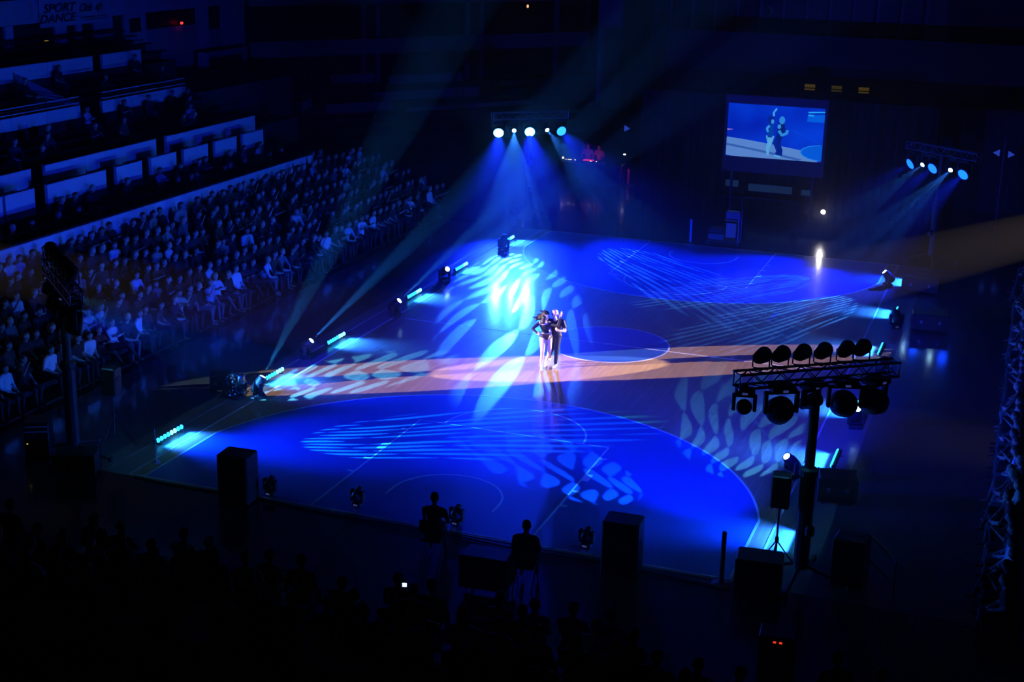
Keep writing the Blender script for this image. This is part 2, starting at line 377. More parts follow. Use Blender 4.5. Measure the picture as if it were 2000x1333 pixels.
G(-20.3, -19.95, -15, 15, 0, 3.15, 'walkway', 'concrete')
steps([(-20.75, 2.95), (-21.55, 3.1), (-22.35, 3.25), (-23.1, 3.4)], -15, 15.2)
for a, b in [(-15, 7.0), (8.38, 14.35)]:
    n = max(1, round((b - a) / 2.0)); w = (b - a) / n
    for k in range(n):
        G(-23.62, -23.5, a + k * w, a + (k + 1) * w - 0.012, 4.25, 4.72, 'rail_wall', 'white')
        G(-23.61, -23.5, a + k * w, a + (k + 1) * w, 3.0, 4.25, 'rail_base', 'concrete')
        G(-23.60, -23.54, a + k * w + 0.02, a + k * w + 0.07, 4.72, 5.08, 'rail_post', 'darkmetal')
    for z, m in ((5.05, 'pale'), (4.93, 'darkmetal'), (4.82, 'pale')):
        G(-23.60, -23.54, a, b, z - 0.022, z + 0.022, 'guard_rail', m)
steps([(-24.05, 4.0), (-24.85, 4.2), (-25.65, 4.4), (-26.2, 4.6)], -15, 6.9)
steps([(-24.05, 4.0), (-24.85, 4.2), (-25.65, 4.4), (-26.2, 4.6)], 8.5, 16)
for k in range(8): G(-23.5 - 0.36 * (k + 1), -23.5 - 0.36 * k, 6.95, 8.42, 0, 3.7 + 0.16 * k, 'stair', 'pale')
# sloping stair flank
sf = MB(); pr = [(-23.6, 4.4), (-26.4, 5.4), (-26.4, 5.75), (-23.6, 4.75)]
for yy in (6.93, 7.02): sf.v += [(x + 16.2, yy - 2.5, z) for x, z in pr]
sf.f = [(0, 1, 2, 3), (7, 6, 5, 4)] + [(i, 4 + i, 4 + (i + 1) % 4, (i + 1) % 4) for i in range(4)]; sf.build('stair_flank', 'white', gs)
for a, b in [(-15, 12.0), (12.7, 15.5)]:
    n = max(1, round((b - a) / 2.9)); w = (b - a) / n
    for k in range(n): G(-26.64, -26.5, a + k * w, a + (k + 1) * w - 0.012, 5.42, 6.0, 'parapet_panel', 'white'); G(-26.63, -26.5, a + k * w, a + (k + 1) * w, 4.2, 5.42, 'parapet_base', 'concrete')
    G(-26.66, -26.48, a, b, 6.0, 6.03, 'parapet_coping', 'pale')
steps([(-27.1, 5.3), (-27.9, 5.6), (-28.7, 5.9), (-29.4, 6.1)], -15, 18.5)
# rear wall of the stand: piers, dark openings, deep fascia
G(-30.3, -30.1, -15, 30.3, 5.0, 7.2, 'rear_wall', 'opening')
for a, b in [(10.9, 11.4), (14.2, 15.0), (15.7, 16.1), (17.0, 18.4), (19.3, 21.1), (25.6, 26.7), (28.0, 30.3)]:
    G(-30.1, -29.98, a, b, 4.1, 7.15, 'rear_pier', 'pale')
G(-30.1, -29.99, 21.1, 25.6, 4.1, 6.35, 'rear_panel', 'wall'); G(-30.1, -29.99, 26.7, 28.0, 4.1, 6.0, 'rear_panel', 'wall')
G(-30.12, -30.02, 21.3, 25.4, 6.4, 7.1, 'window_strip', 'glass')
G(-29.97, -29.94, 19.7, 20.6, 6.3, 6.95, 'window_pane', 'glass')
y = -15.0
while y < 30:
    G(-30.05, -29.85, y, min(y + 5.04, 30.3) - 0.015, 7.18, 8.2, 'fascia_panel', 'pale'); y += 5.04
# blocks closing the stand at its far end
G(-29.5, -16.6, 15.2, 18.5, 0, 1.7, 'end_block', 'concrete'); G(-29.5, -20.4, 15.3, 18.5, 0, 3.1, 'end_block', 'concrete'); G(-29.9, -24, 16, 24.6, 0, 4.2, 'end_block', 'darkwall')
G(-29.4, -29.0, 24.6, 25.0, 2.0, 5.0, 'portal_jamb', 'pale'); G(-29.3, -29.0, 25.0, 28.7, 4.7, 5.0, 'portal_lintel', 'wall'); G(-29.35, -29.05, 28.6, 28.9, 2.0, 5.0, 'portal_jamb', 'wall')
G(-29.3, -29.2, 25, 28.6, 0, 4.7, 'portal_opening', 'opening')

# banner on the fascia
bn = thing('banner', 'pale banner with black lettering hung on the top fascia of the grandstand', 'banner', (-29.8, 15.4, 7.46))
MB().box(-0.012, 0.012, -2.45, 2.6, -0.5, 0.75).build('cloth', 'banner', bn)
def text3d(name, body, size, parent, loc, m, rot, shear=0.0, ext=0.006, sx=1.0):
    cu = bpy.data.curves.new(name, 'FONT'); cu.body = body; cu.size = size; cu.extrude = ext; cu.shear = shear; cu.align_x = 'CENTER'; cu.align_y = 'CENTER'; cu.offset = size * 0.028
    t = bpy.data.objects.new(name + '_src', cu); C.objects.link(t)
    bpy.context.view_layer.update()
    me = bpy.data.meshes.new_from_object(t.evaluated_get(bpy.context.evaluated_depsgraph_get())); bpy.data.objects.remove(t)
    me.name = name; me.materials.clear(); me.materials.append(M[m]); o = put(name, me, parent, loc, rot); o.scale = (sx, 1, 1); return o
RB = (PI / 2, 0, PI / 2)
text3d('lettering', 'SPORT', 0.50, bn, (0.022, -1.12, 0.28), 'ink', RB, 0.25, sx=1.45)
text3d('lettering', 'DANCE', 0.50, bn, (0.022, -1.28, -0.16), 'ink', RB, 0.25, sx=1.45)
text3d('lettering', 'Club', 0.50, bn, (0.022, 0.72, 0.20), 'ink', RB, 0.5)
text3d('lettering', '48', 0.54, bn, (0.022, 1.75, 0.14), 'ink', RB, 0.0)
MB().box(0.012, 0.02, 0.35, 2.35, -0.24, -0.19).build('underline', 'ink', bn); MB().box(0.012, 0.02, 0.45, 2.35, -0.34, -0.30).build('underline', 'ink', bn)
tag(MB().bevbox((0, 0, 0), (0.1, 0.16, 0.12), 0.02).build('exit_lamp', glow('red_lamp', (1, 0.05, 0.04), 2.2), None, (-29.8, 23.9, 6.5)), 'small red lamp glowing by the dark window strip above the grandstand', 'lamp')
tag(MB().bevbox((0, 0, 0), (0.1, 0.2, 0.05), 0.015).build('exit_lamp', glow('yellow_lamp', (0.8, 0.55, 0.1), 0.35), None, (-29.85, 13.35, 6.4)), 'tiny dim yellow lamp under the lettered banner', 'lamp')

# ------------------------------------------------------------------ rounded corner and far end of the hall
cs = thing('corner_stand', 'dim corner stand with pale balcony band curving behind the court', 'grandstand', (-30, 30.5, 0), math.atan2(18.5, 13.6))
LC = math.hypot(13.6, 18.5)
def K(u0, u1, d0, d1, z0, z1, name, m): return MB().box(u0, u1, d0, d1, z0, z1).build(name, m, cs)
K(0, LC, 0, 0.3, 0, 12, 'corner_wall', 'opening')
for k in range(6): K(k * LC / 6, (k + 1) * LC / 6 - 0.015, -0.5, -0.3, 4.2, 5.08, 'balcony_panel', 'wall')
for k in range(6): K(k * LC / 6, (k + 1) * LC / 6 - 0.015, -0.5, -0.3, 7.0, 7.9, 'fascia_panel', 'wall')
for u in (7.0, 7.9, 14.0, 15.0, 20.5): K(u, u + 0.22, -0.28, -0.06, 2.4, 4.2, 'balcony_post', 'wall'); K(u, u + 0.22, -0.28, -0.06, 5.08, 7.0, 'balcony_post', 'wall')
for i, (u0, u1, z) in enumerate([(4.5, 7.2, 3.2), (7.6, 12.5, 3.15), (6.0, 13.0, 2.4), (7.5, 16.0, 1.6), (2, 6, 2.2)]):
    K(u0, u1, -1.2 - 1.1 * i, -1.08 - 1.1 * i, z - 0.5, z, 'tier_parapet', 'wall')
for i in range(6): K(1, LC, -1.0 - 1.05 * (i + 1), -1.0 - 1.05 * i, 0, 2.5 - 0.38 * i, 'step', 'concrete')
sb = thing('hanging_sign', 'faint pale sign board on the corner stand parapet', 'sign', (-23.2, 24.6, 2.75), 0.25)
MB().bevbox((0, 0, 0), (0.06, 2.0, 0.5), 0.02).build('board', 'wall', sb); MB().box(-0.05, -0.02, -0.8, -0.74, -1.2, -0.2).build('bracket', 'darkmetal', sb); MB().box(-0.05, -0.02, 0.74, 0.8, -1.2, -0.2).build('bracket', 'darkmetal', sb)
MB().box(-0.05, 0.0, -1.1, 1.1, -2.75, -1.2).build('plinth', 'concrete', sb)

fe = thing('end_gallery', 'dark gallery block across the hall end behind the screen', 'gallery', (0, 26, 0))
def F(x0, x1, y0, y1, z0, z1, name, m): return MB().box(x0, x1, y0 - 26, y1 - 26, z0, z1).build(name, m, fe)
F(-5.4, 12, 26.0, 26.4, 0, 4.35, 'gallery_wall', 'darkwall')
F(-5.4, 12, 25.9, 29, 4.35, 4.5, 'gallery_deck', 'concrete')
for z in (4.62, 4.80): F(-5.4, 6.0, 25.95, 26.0, z, z + 0.03, 'gallery_rail', 'darkmetal')
for k in range(12): F(-5.4 + 1.03 * k, -5.36 + 1.03 * k, 25.95, 26.0, 4.5, 4.83, 'gallery_post', 'darkmetal')
F(-6, 12, 29, 29.3, 0, 7, 'rear_wall', 'darkwall')
yl = glow('dim_yellow_pane', (0.55, 0.36, 0.06), 0.11)
yl2 = glow('dimmer_yellow_pane', (0.5, 0.36, 0.08), 0.07)
for k in range(7):
    for j, z in enumerate((4.42, 4.62)):
        o = F(0.15 + 0.62 * k, 0.62 + 0.62 * k, 28.92, 29.0, z + 0.0, z + 0.14, 'window_pane', 'glass')
        if k in (1, 3, 5): o.data.materials.clear(); o.data.materials.append(yl if k != 3 else yl2)
F(-14.0, -12.6, 44, 44.6, 0, 12, 'pillar', 'pale')
for k in range(12): F(-7 + 1.15 * k, -6.1 + 1.15 * k, 33.9, 34.0, 6.55, 8.6, 'tall_pane', 'glass'); F(-7.12 + 1.15 * k, -7 + 1.15 * k, 33.85, 34.05, 6.4, 8.7, 'mullion', 'wall')
F(-8, 14, 34.0, 34.3, 0, 12, 'upper_wall', 'darkwall')
for k in range(6): F(9.0 + 0.25 * k, 9.12 + 0.25 * k, 33.8, 33.95, 3.2, 5.2, 'red_slat', 'red')
for i, (x, s_) in enumerate([(-2.07, 0.11), (0.34, 0.06)]):
    t = thing('wall_lamp', ['round blue lamp shining high on the end wall', 'smaller dim blue lamp high on the end wall above the screen'][i], 'lamp', (x, 33.7, 7.72))
    MB().lathe([(s_ * 0.9, -0.06), (s_, 0.0), (s_ * 0.95, 0.05)], 16).build('lens', glow('blue_wall_lamp', (0.03, 0.18, 1), 2.5 if i == 0 else 1.0), t, (0, 0, 0), (PI / 2, 0, 0))
    MB().lathe([(s_ * 1.1, -0.16), (s_ * 1.25, -0.05), (s_ * 1.05, 0.0)], 16).build('housing', 'black', t, (0, 0.03, 0), (-PI / 2, 0, 0)); MB().box(-0.02, 0.02, 0.0, 0.2, -0.02, 0.02).build('bracket', 'black', t)
t = thing('pendant_lamp', 'tiny warm lamp at the top of the corner stand', 'lamp', (-18.6, 44.3, 6.75)); MB().lathe([(0.03, -0.1), (0.07, -0.04), (0.07, 0.04), (0.02, 0.1)], 12).build('bulb', glow('warm_bulb', (1, 0.5, 0.2), 1.6), t); MB().tube((0, 0, 0.1), (0, 0, 1.0), 0.012, 6).build('cord', 'cable', t)

# ------------------------------------------------------------------ stage lighting fixtures
LENS = {
    'wash': glow('wash_lens_glow', (0.05, 0.45, 1.0), 34.0), 'wash_cyan': glow('wash_lens_cyan_glow', (0.01, 0.14, 1.0), 7.0), 'wash_side': glow('wash_lens_side_glow', (0.002, 0.04, 1.0), 12.0),
    'spot': glow('spot_lens_glow', (0.35, 0.75, 1.0), 16.0), 'off': mat('dark_lens_glass', (0.02, 0.02, 0.03), 0.08, spec=0.8),
    'led': glow('led_glow', (0.02, 0.42, 1.0), 4.0), 'led_hot': glow('led_hot_glow', (0.10, 0.60, 1.0), 7.0), 'dim': glow('dim_led_glow', (0.02, 0.25, 1.0), 1.6),
    'screen_lit': glow('small_display_glow', (0.08, 0.10, 0.5), 0.35), 'red': glow('red_indicator', (1, 0.03, 0.25), 1.5),
}
_fx = {}
def shared(key, fn):
    if key not in _fx: _fx[key] = fn()
    return _fx[key]

def head_mesh(kind):
    if kind == 'wash':
        return MB().lathe([(0.07, -0.20), (0.14, -0.17), (0.19, -0.06), (0.20, 0.03), (0.205, 0.10), (0.18, 0.115), (0.17, 0.10)], 24).mesh('head', 'black', True)
    return MB().lathe([(0.08, -0.24), (0.13, -0.21), (0.145, -0.08), (0.14, 0.06), (0.115, 0.16), (0.11, 0.22), (0.095, 0.235), (0.085, 0.22)], 24).mesh('head', 'black', True)

def moving_head(label, loc, target, kind='spot', hung=False, lens='spot', group=None, sc=1.0, name='moving_head', light=None):
    """base, yoke and a head that points at its target"""
    t = thing(name, label, 'stage light', loc, 0, group); sg = -1 if hung else 1
    hr = (0.20 if kind == 'wash' else 0.145) * sc; pz = sg * (0.12 + hr + 0.10) * 1.0
    piv = Vector((0, 0, pz)); d = (Vector(target) - (Vector(loc) + piv)).normalized(); az = math.atan2(d.y, d.x)
    put('base', shared(('base', sg, sc), lambda: MB().bevbox((0, 0, sg * 0.06), (0.30 * sc, 0.36 * sc, 0.12), 0.025).mesh('base', 'black')), t, (0, 0, 0), (0, 0, az))
    for s in (-1, 1):
        put('yoke_arm', shared(('arm', s, sg, hr), lambda s=s: MB().bevbox((0, s * (hr + 0.045), sg * (0.12 + (hr + 0.16) / 2)), (0.12, 0.07, hr + 0.18), 0.02).mesh('yoke_arm', 'black')), t, (0, 0, 0), (0, 0, az))
    put('yoke_plate', shared(('plate', sg, hr), lambda: MB().bevbox((0, 0, sg * 0.14), (0.13, hr * 2 + 0.14, 0.04), 0.012).mesh('yoke_plate', 'black')), t, (0, 0, 0), (0, 0, az))
    q = d.to_track_quat('Z', 'Y')
    h = put('head', shared(('head', kind), lambda: head_mesh(kind)), t, piv, q); h.scale = (sc,) * 3
    fr = 0.105 if kind == 'wash' else 0.226; rr = 0.165 if kind == 'wash' else 0.085
    put('lens', shared(('lens', kind, lens), lambda: MB().lathe([(rr, -0.01), (rr * 0.9, 0.006), (rr * 0.5, 0.014), (0.01, 0.016)], 24).mesh('lens', LENS[lens], True)), h, (0, 0, fr))
    put('display', shared(('disp', sg), lambda: MB().box(-0.05, 0.05, -0.004, 0.004, sg * 0.06 - 0.02, sg * 0.06 + 0.02).mesh('display', LENS['screen_lit'])), t, (0.0, 0, 0), (0, 0, az - PI / 2)).location = Vector((-math.cos(az), -math.sin(az), 0)) * 0.152 * sc
    if hung:
        put('clamp', shared(('clamp',), lambda: MB().box(-0.05, 0.05, -0.03, 0.03, 0.0, 0.07).mesh('clamp', 'darkmetal')), t)
    if light:
        tip = Vector(loc) + piv + d * (fr * sc + 0.05)
        for L in (light if isinstance(light, list) else [light]):
            spot(t, tip, L.get('target', target), L['w'], L['c'], L['deg'], L.get('blend', 0.3), L.get('rad', 0.06), L.get('gobo'), L.get('spec', 1.0))
    return t

def tower(label, base, bar_dir, top=4.3, length=3.3):
    """lighting stand: mast on outriggers with a box-truss cross bar"""
    t = thing('lighting_tower', label, 'lighting tower', (base[0], base[1], 0), math.atan2(bar_dir[1], bar_dir[0]), 'lighting towers at the corners of the court')
    def mk():
        d = {}
        d['mast'] = MB().tube((0, 0, 0.25), (0, 0, 2.2), 0.15, 12).tube((0, 0, 2.2), (0, 0, top - 0.25), 0.10, 12).mesh('mast', 'darkmetal')
        d['collar'] = MB().lathe([(0.16, 2.12), (0.18, 2.16), (0.18, 2.28), (0.12, 2.32)], 12).mesh('collar', 'darkmetal')
        d['winch'] = MB().bevbox((0.0, -0.22, 1.1), (0.16, 0.14, 0.22), 0.03).mesh('winch', 'darkmetal')
        d['foot'] = MB().tube((0.05, 0, 0.32), (0.95, 0, 0.05), 0.035, 8).tube((0.95, 0, 0.0), (0.95, 0, 0.10), 0.06, 8).mesh('outrigger', 'darkmetal')
        h, w, l = 0.27, 0.27, length / 2
        d['chord'] = MB().tube((-l, 0, 0), (l, 0, 0), 0.027, 8).mesh('chord', 'truss')
        d['brace_v'] = MB().tube((0, 0, 0), (0.27, 0, h), 0.012, 6).mesh('brace', 'truss')
        d['brace_h'] = MB().tube((0, 0, 0), (0.27, w, 0), 0.012, 6).mesh('brace', 'truss')
        d['end_v'] = MB().tube((0, 0, 0), (0, 0, h), 0.014, 6).mesh('end_strut', 'truss'); d['end_h'] = MB().tube((0, 0, 0), (0, w, 0), 0.014, 6).mesh('end_strut', 'truss')
        d['head_plate'] = MB().box(-0.16, 0.16, -0.16, 0.16, -0.05, 0.0).mesh('head_plate', 'darkmetal')
        return d
    d = shared(('tower',), mk); h = w = 0.27; l = length / 2; z0 = top - h
    put('mast', d['mast'], t); put('collar', d['collar'], t); put('winch', d['winch'], t); put('head_plate', d['head_plate'], t, (0, 0, z0 - 0.03))
    for k in range(4): put('outrigger', d['foot'], t, (0, 0, 0), (0, 0, PI / 4 + k * PI / 2))
    for yy in (-w / 2, w / 2):
        for zz in (z0, top): put('chord', d['chord'], t, (0, yy, zz))
    n = int(length / 0.27)
    for yy in (-w / 2, w / 2):
        for k in range(n):
            x = -l + 0.03 + k * (length - 0.06) / n
            o = put('brace', d['brace_v'], t, (x if k % 2 == 0 else x + 0.27, yy, z0)); o.scale.x = 1 if k % 2 == 0 else -1
    for zz in (z0, top):
        for k in range(n):
            x = -l + 0.03 + k * (length - 0.06) / n
            o = put('brace', d['brace_h'], t, (x if k % 2 == 0 else x + 0.27, -w / 2, zz)); o.scale.x = 1 if k % 2 == 0 else -1
    for xx in (-l + 0.02, l - 0.02):
        for yy in (-w / 2, w / 2): put('end_strut', d['end_v'], t, (xx, yy, z0))
        for zz in (z0, top): put('end_strut', d['end_h'], t, (xx, -w / 2, zz))
    return t

def par_can(label, loc, target, group):
    t = thing('par_can', label, 'stage light', loc, 0, group)
    piv = Vector((0, 0, 0.27)); d = (Vector(target) - (Vector(loc) + piv)).normalized(); az = math.atan2(d.y, d.x); q = d.to_track_quat('Z', 'Y')
    h = put('can', shared(('can',), lambda: MB().lathe([(0.045, -0.30), (0.075, -0.28), (0.085, -0.17), (0.115, -0.13), (0.125, -0.02), (0.13, 0.15), (0.142, 0.16), (0.142, 0.175), (0.12, 0.172)], 20).mesh('can', 'black', True)), t, piv, q); h.scale = (1.05, 1.05, 1.0)
    put('lens', shared(('parlens',), lambda: MB().lathe([(0.12, 0.12), (0.10, 0.135), (0.01, 0.145)], 20).mesh('lens', LENS['off'], True)), h)
    put('plug', shared(('plug',), lambda: MB().tube((0, 0, -0.30), (0.02, 0, -0.36), 0.025, 8).mesh('plug', 'cable')), h)
    put('bracket', shared(('pbr',), lambda: MB().path([(0, -0.155, 0.27), (0, -0.155, 0.06), (0, -0.13, 0.035), (0, 0.13, 0.035), (0, 0.155, 0.06), (0, 0.155, 0.27)], 0.013).mesh('bracket', 'darkmetal')), t, (0, 0, 0), (0, 0, az))
    put('clamp', shared(('pcl',), lambda: MB().box(-0.03, 0.03, -0.03, 0.03, -0.005, 0.05).mesh('clamp', 'darkmetal')), t)
    return t

def led_bar(label, x, y, hot=(3, 4, 5), w=LED_W, sgn=1, yaw=0.0):
    """batten of eight LEDs on two short feet, shining across the floor"""
    t = thing('led_batten', label, 'stage light', (x, y, 0), (0 if sgn > 0 else PI) + yaw, 'LED battens along the court sides')
    put('housing', shared(('ledh',), lambda: MB().bevbox((-0.03, 0, 0.10), (0.09, 1.16, 0.09), 0.015).mesh('housing', 'black')), t)
    for yy in (-0.45, 0.45): put('foot', shared(('ledf',), lambda: MB().box(-0.12, 0.07, -0.03, 0.03, 0, 0.02).box(-0.06, -0.01, -0.03, 0.03, 0.02, 0.07).mesh('foot', 'darkmetal')), t, (0, yy, 0))
    for k in range(8):
        yy = -0.49 + 0.14 * k
        put('led', shared(('led', k in hot), lambda: MB().lathe([(0.058, -0.015), (0.056, 0.010), (0.035, 0.03), (0.005, 0.036)], 12).mesh('led', LENS['led_hot' if k in hot else 'led'], True)), t, (0.018, yy, 0.115), (0, R(78), 0))
    a = bpy.data.lights.new('led_light', 'AREA'); a.shape = 'RECTANGLE'; a.size = 1.05; a.size_y = 0.05; a.energy = w; a.color = (0.008, 0.10, 1.0); a.spread = R(60)
    o = bpy.data.objects.new('led_light', a); C.objects.link(o); o.parent = t; o.location = (0.07, 0, 0.10)
    dd = Vector((1, 0, -0.16)).normalized(); o.rotation_mode = 'QUATERNION'
    zq = -dd; xq = Vector((0, 1, 0)); yq = zq.cross(xq); o.rotation_quaternion = Matrix((xq, yq, zq)).transposed().to_quaternion()
    return t

def bar_pts(base, bd, offs, z, back=0.0):
    d = Vector((bd[0], bd[1])).normalized(); n = Vector((-d.y, d.x))
    return [(base[0] + d.x * o + n.x * back, base[1] + d.y * o + n.y * back, z) for o in offs]

# ---- the four corner towers
T_NR, D_NR = (7.85, -13.45), (0.80, 0.61)
T_FL, D_FL = (-8.55, 16.75), (0.79, 0.61)
T_FR, D_FR = (8.05, 15.2), (0.80, -0.60)
T_NL, D_NL = (-8.75, -13.6), (0.74, -0.67)
tower('black lighting tower crowded with unlit cans in front of the orange band', T_NR, D_NR)
tower('lighting tower holding three bright washes above the far bleacher end', T_FL, D_FL)
tower('lighting tower with blue washes beside the big video screen', T_FR, D_FR)
tower('black lighting tower seen end-on in front of the packed bleacher', T_NL, D_NL)
HZ = 4.03 - 0.03

def wash(label, loc, target, lens='wash', w=1.0, deg=34, blend=0.55, rad=0.12, c=BLUE, group=None, spec=1.0):
    return moving_head(label, loc, target, 'wash', True, lens, group, 1.28, light=dict(w=WASH_W * w, c=c, deg=deg, blend=blend, rad=rad, spec=spec))
def gob(label, loc, target, lens='spot', w=1.0, deg=22, c=CYAN, gobo=None, group=None, rad=0.02, spec=1.0, blend=0.15):
    return moving_head(label, loc, target, 'spot', True, lens, group, light=dict(w=SPOT_W * w, c=c, deg=deg, blend=blend, rad=rad, gobo=gobo or {}, spec=spec))

# far tower by the bleacher: wash, spot, wash, spot, wash
P = bar_pts(T_FL, D_FL, (-1.35, -0.68, 0.0, 0.68, 1.35), HZ); g = 'lamps under the far bleacher-side tower'
wash('bright round wash light nearest the bleacher on the far tower', P[0], (-6.6, 7.6, 0), w=1.5, deg=36, blend=1.0, group=g)
gob('small spotlight between the first two bright washes on the far tower', P[1], (-5.1, 5.6, 0), w=0.75, deg=20, gobo=dict(n=13, m=2.4, rot=0.75, wave=0.35, k=6, base=0.13, w=0.36, keep=0.32), group=g)
wash('middle bright wash light of the far bleacher-side tower', P[2], (-4.6, 7.0, 0), w=1.5, deg=36, blend=1.0, group=g)
gob('small spotlight right of the middle wash on the far tower', P[3], (-1.1, 9.5, 0), w=0.8, deg=19, gobo=dict(n=15, m=1.6, rot=-0.1, w=0.30, wave=0.25), group=g)
wash('cyan wash light beside the red-lit desk on the far tower', P[4], (-0.6, 9.5, 0), 'wash_cyan', w=1.0, deg=36, blend=1.0, group=g)
# far tower by the screen
P = bar_pts(T_FR, D_FR, (-1.35, -0.72, -0.3, 0.55, 1.1), HZ); g = 'lamps under the tower beside the screen'
wash('dim blue wash light nearest the video screen on its tower', P[0], (1.5, 11.5, 0), 'wash_side', 0.75, deg=30, blend=0.9, group=g)
gob('tiny spotlight first under the tower beside the screen', P[1], (2.65, 8.75, 0), w=0.75, deg=18, gobo=dict(n=15, m=1.4, rot=0.25, w=0.28, wave=0.2), group=g)
wash('blue oval wash light in the middle of the screen-side tower', P[2], (3.4, 10.0, 0), 'wash_side', 0.8, deg=32, blend=0.9, group=g)
gob('tiny spotlight second under the tower beside the screen', P[3], (4.6, 5.7, 0), w=0.75, deg=17, gobo=dict(n=15, m=1.4, rot=0.25, w=0.28, wave=0.2), group=g)
wash('largest blue wash light at the outer end of the screen-side tower', P[4], (5.2, 9.0, 0), 'wash_side', 0.9, deg=32, blend=0.9, group=g)
# near tower in front of the orange band: lamps hang dark against the floor
P = bar_pts(T_NR, D_NR, (-1.45, -0.70, -0.10, 0.62, 1.25), HZ); g = 'lamps under the near black tower'
gob('black spotlight hanging first from the open end of the near tower', P[0], (5.1, -6.2, 0), w=0.24, deg=21, c=TEAL, gobo=dict(n=9, m=2.1, rot=0.35, k=6), group=g)
wash('large black wash lamp hanging second on the near tower with a lit display', P[1], (4.4, -8.9, 0), w=0.36, deg=44, blend=0.9, group=g)
gob('black spotlight hanging beside the mast of the near tower', P[2], (2.1, -10.1, 0), w=0.26, deg=21, c=(0.012, 0.17, 1.0), gobo=dict(n=8, m=1.9, rot=0.8, k=6), group=g)
wash('large black wash lamp hanging just past the mast of the near tower', P[3], (3.0, 2.5, 0), w=0.75, deg=50, c=DEEP, group=g)
wash('black wash lamp at the outer end of the near tower', P[4], (-19.0, 4.0, 3.4), w=1.25, deg=46, blend=0.8, group=g)
P = bar_pts(T_NR, D_NR, (-1.17, -0.79, -0.36, 0.07, 0.54, 0.88), 4.32)
for i, p in enumerate(P):
    par_can('unlit black can, %s along the top of the near tower' % ['first', 'second', 'third', 'fourth', 'fifth', 'sixth'][i], p, (p[0] + 1.0, p[1] + 8.0, 4.0 + 0.12 * i), 'unlit cans on top of the near tower')
# near tower in front of the bleacher
P = bar_pts(T_NL, D_NL, (-1.3, -0.65, 0.0, 0.65, 1.3), HZ); g = 'lamps under the end-on tower by the bleacher'
gob('black spotlight on the end-on tower, hung at its outer end', P[0], (-6.1, -6.5, 0), w=0.8, deg=20, c=TEAL, gobo=dict(n=9, m=1.9, rot=-1.1, k=6), group=g)
wash('black wash lamp second along the end-on tower by the bleacher', P[1], (-3.0, -9.9, 0), w=0.33, deg=42, blend=0.9, group=g)
gob('black spotlight in the middle of the end-on tower by the bleacher', P[2], (-2.1, -9.4, 0), w=0.60, deg=22, c=(0.012, 0.34, 1.0), gobo=dict(n=13, m=1.5, rot=0.15, w=0.28, wave=0.2, base=0.0), group=g)
wash('black wash lamp fourth along the end-on tower by the bleacher', P[3], (-1.0, 6.0, 0), w=0.75, deg=46, c=DEEP, group=g)
wash('black wash lamp hung at the court end of the end-on tower', P[4], (11.0, -2.0, 0.6), 'off', w=0.8, deg=44, blend=0.9, c=DEEP, group=g)
P = bar_pts(T_NL, D_NL, (-1.2, -0.75, -0.3, 0.3, 0.75, 1.2), 4.32)
for i, p in enumerate(P):
    par_can('unlit black can, %s along the top of the end-on tower by the bleacher' % ['first', 'second', 'third', 'fourth', 'fifth', 'sixth'][i], p, (p[0] - 4, p[1] + 6, 6.2), 'unlit cans on top of the end-on tower')

# ---- LED battens on both sides
for i, y in enumerate((-11.75, -6.8, -3.1, 2.5, 6.6, 11.4)):
    led_bar('cyan LED batten, %s from the near corner along the bleacher side' % ['first', 'second', 'third', 'fourth', 'fifth', 'sixth'][i], -7.42, y, (4, 5) if i == 0 else (5, 6, 7))
for i, y in enumerate((-11.8, -7.0, -3.2, 2.5, 6.9, 11.4)):
    led_bar('LED batten, %s from the near corner along the side opposite the bleacher' % ['first', 'second', 'third', 'fourth', 'fifth', 'sixth'][i], 7.62, y, (), sgn=-1)

# ---- moving heads standing on the floor, their narrow beams rising through the haze
def floor_beam(label, loc, target, w=1.0, deg=6, c=CYAN, gobo=None, group='moving heads standing along the court', lens='spot'):
    L = [dict(w=BEAM_W * w, c=c, deg=deg, blend=0.25, rad=0.02, gobo=gobo, spec=0.3)] if w else None
    return moving_head(label, loc, target, 'spot', False, lens, group, light=L, sc=1.0)
floor_beam('moving head by the foil-covered gear, throwing a split beam over the bleacher', (-6.95, -8.35, 0), (-3.2, -5.0, 9.3), 1.0, 10, (0.02, 0.23, 0.8), dict(n=5, m=0.3, w=0.30, wave=0.0, keep=-1, base=0.0, gain=2.4))
floor_beam('moving head with a red indicator between two battens on the bleacher side', (-7.45, -4.85, 0), (-2.7, -4.0, 5.4), 0.9, 7, (0.02, 0.22, 1.0), dict(n=5, m=0.3, w=0.4, wave=0.0, keep=-1, base=0.02, gain=2.0))
floor_beam('moving head beside the halfway line on the bleacher side', (-7.0, 0.1, 0), (-1.97, 0.0, 5.45), 0.8, 6, (0.02, 0.22, 1.0), dict(n=5, m=0.3, w=0.4, wave=0.0, keep=-1, base=0.02, gain=2.0))
floor_beam('moving head before the fifth batten on the bleacher side', (-7.3, 4.8, 0), (-3.7, 2.0, 3.0), 0.2, 5)
floor_beam('unlit moving head by the far end of the bleacher side', (-7.1, 10.0, 0), (-7.0, 13, 5.0), 0, lens='off')
floor_beam('moving head beyond the speaker on a pole, throwing a thin blue beam', (6.8, -8.3, 0), (5.12, -10.0, 2.83), 0.4, 3)
floor_beam('moving head half hidden under the near tower lamps', (7.75, -4.4, 0), (8.6, -8.0, 6.0), 0.03, 4)
floor_beam('moving head under the unlit cans of the near tower', (7.9, 0.2, 0), (8.5, 18.0, 7.0), 0.03, 4, lens='dim')
floor_beam('unlit moving head before the fifth batten opposite the bleacher', (7.75, 5.4, 0), (5.0, 12.0, 4.0), 0, lens='off')
floor_beam('moving head at the far corner by the screen, thin beam upward', (6.95, 10.6, 0), (5.2, 10, 2.3), 0.06, 4)
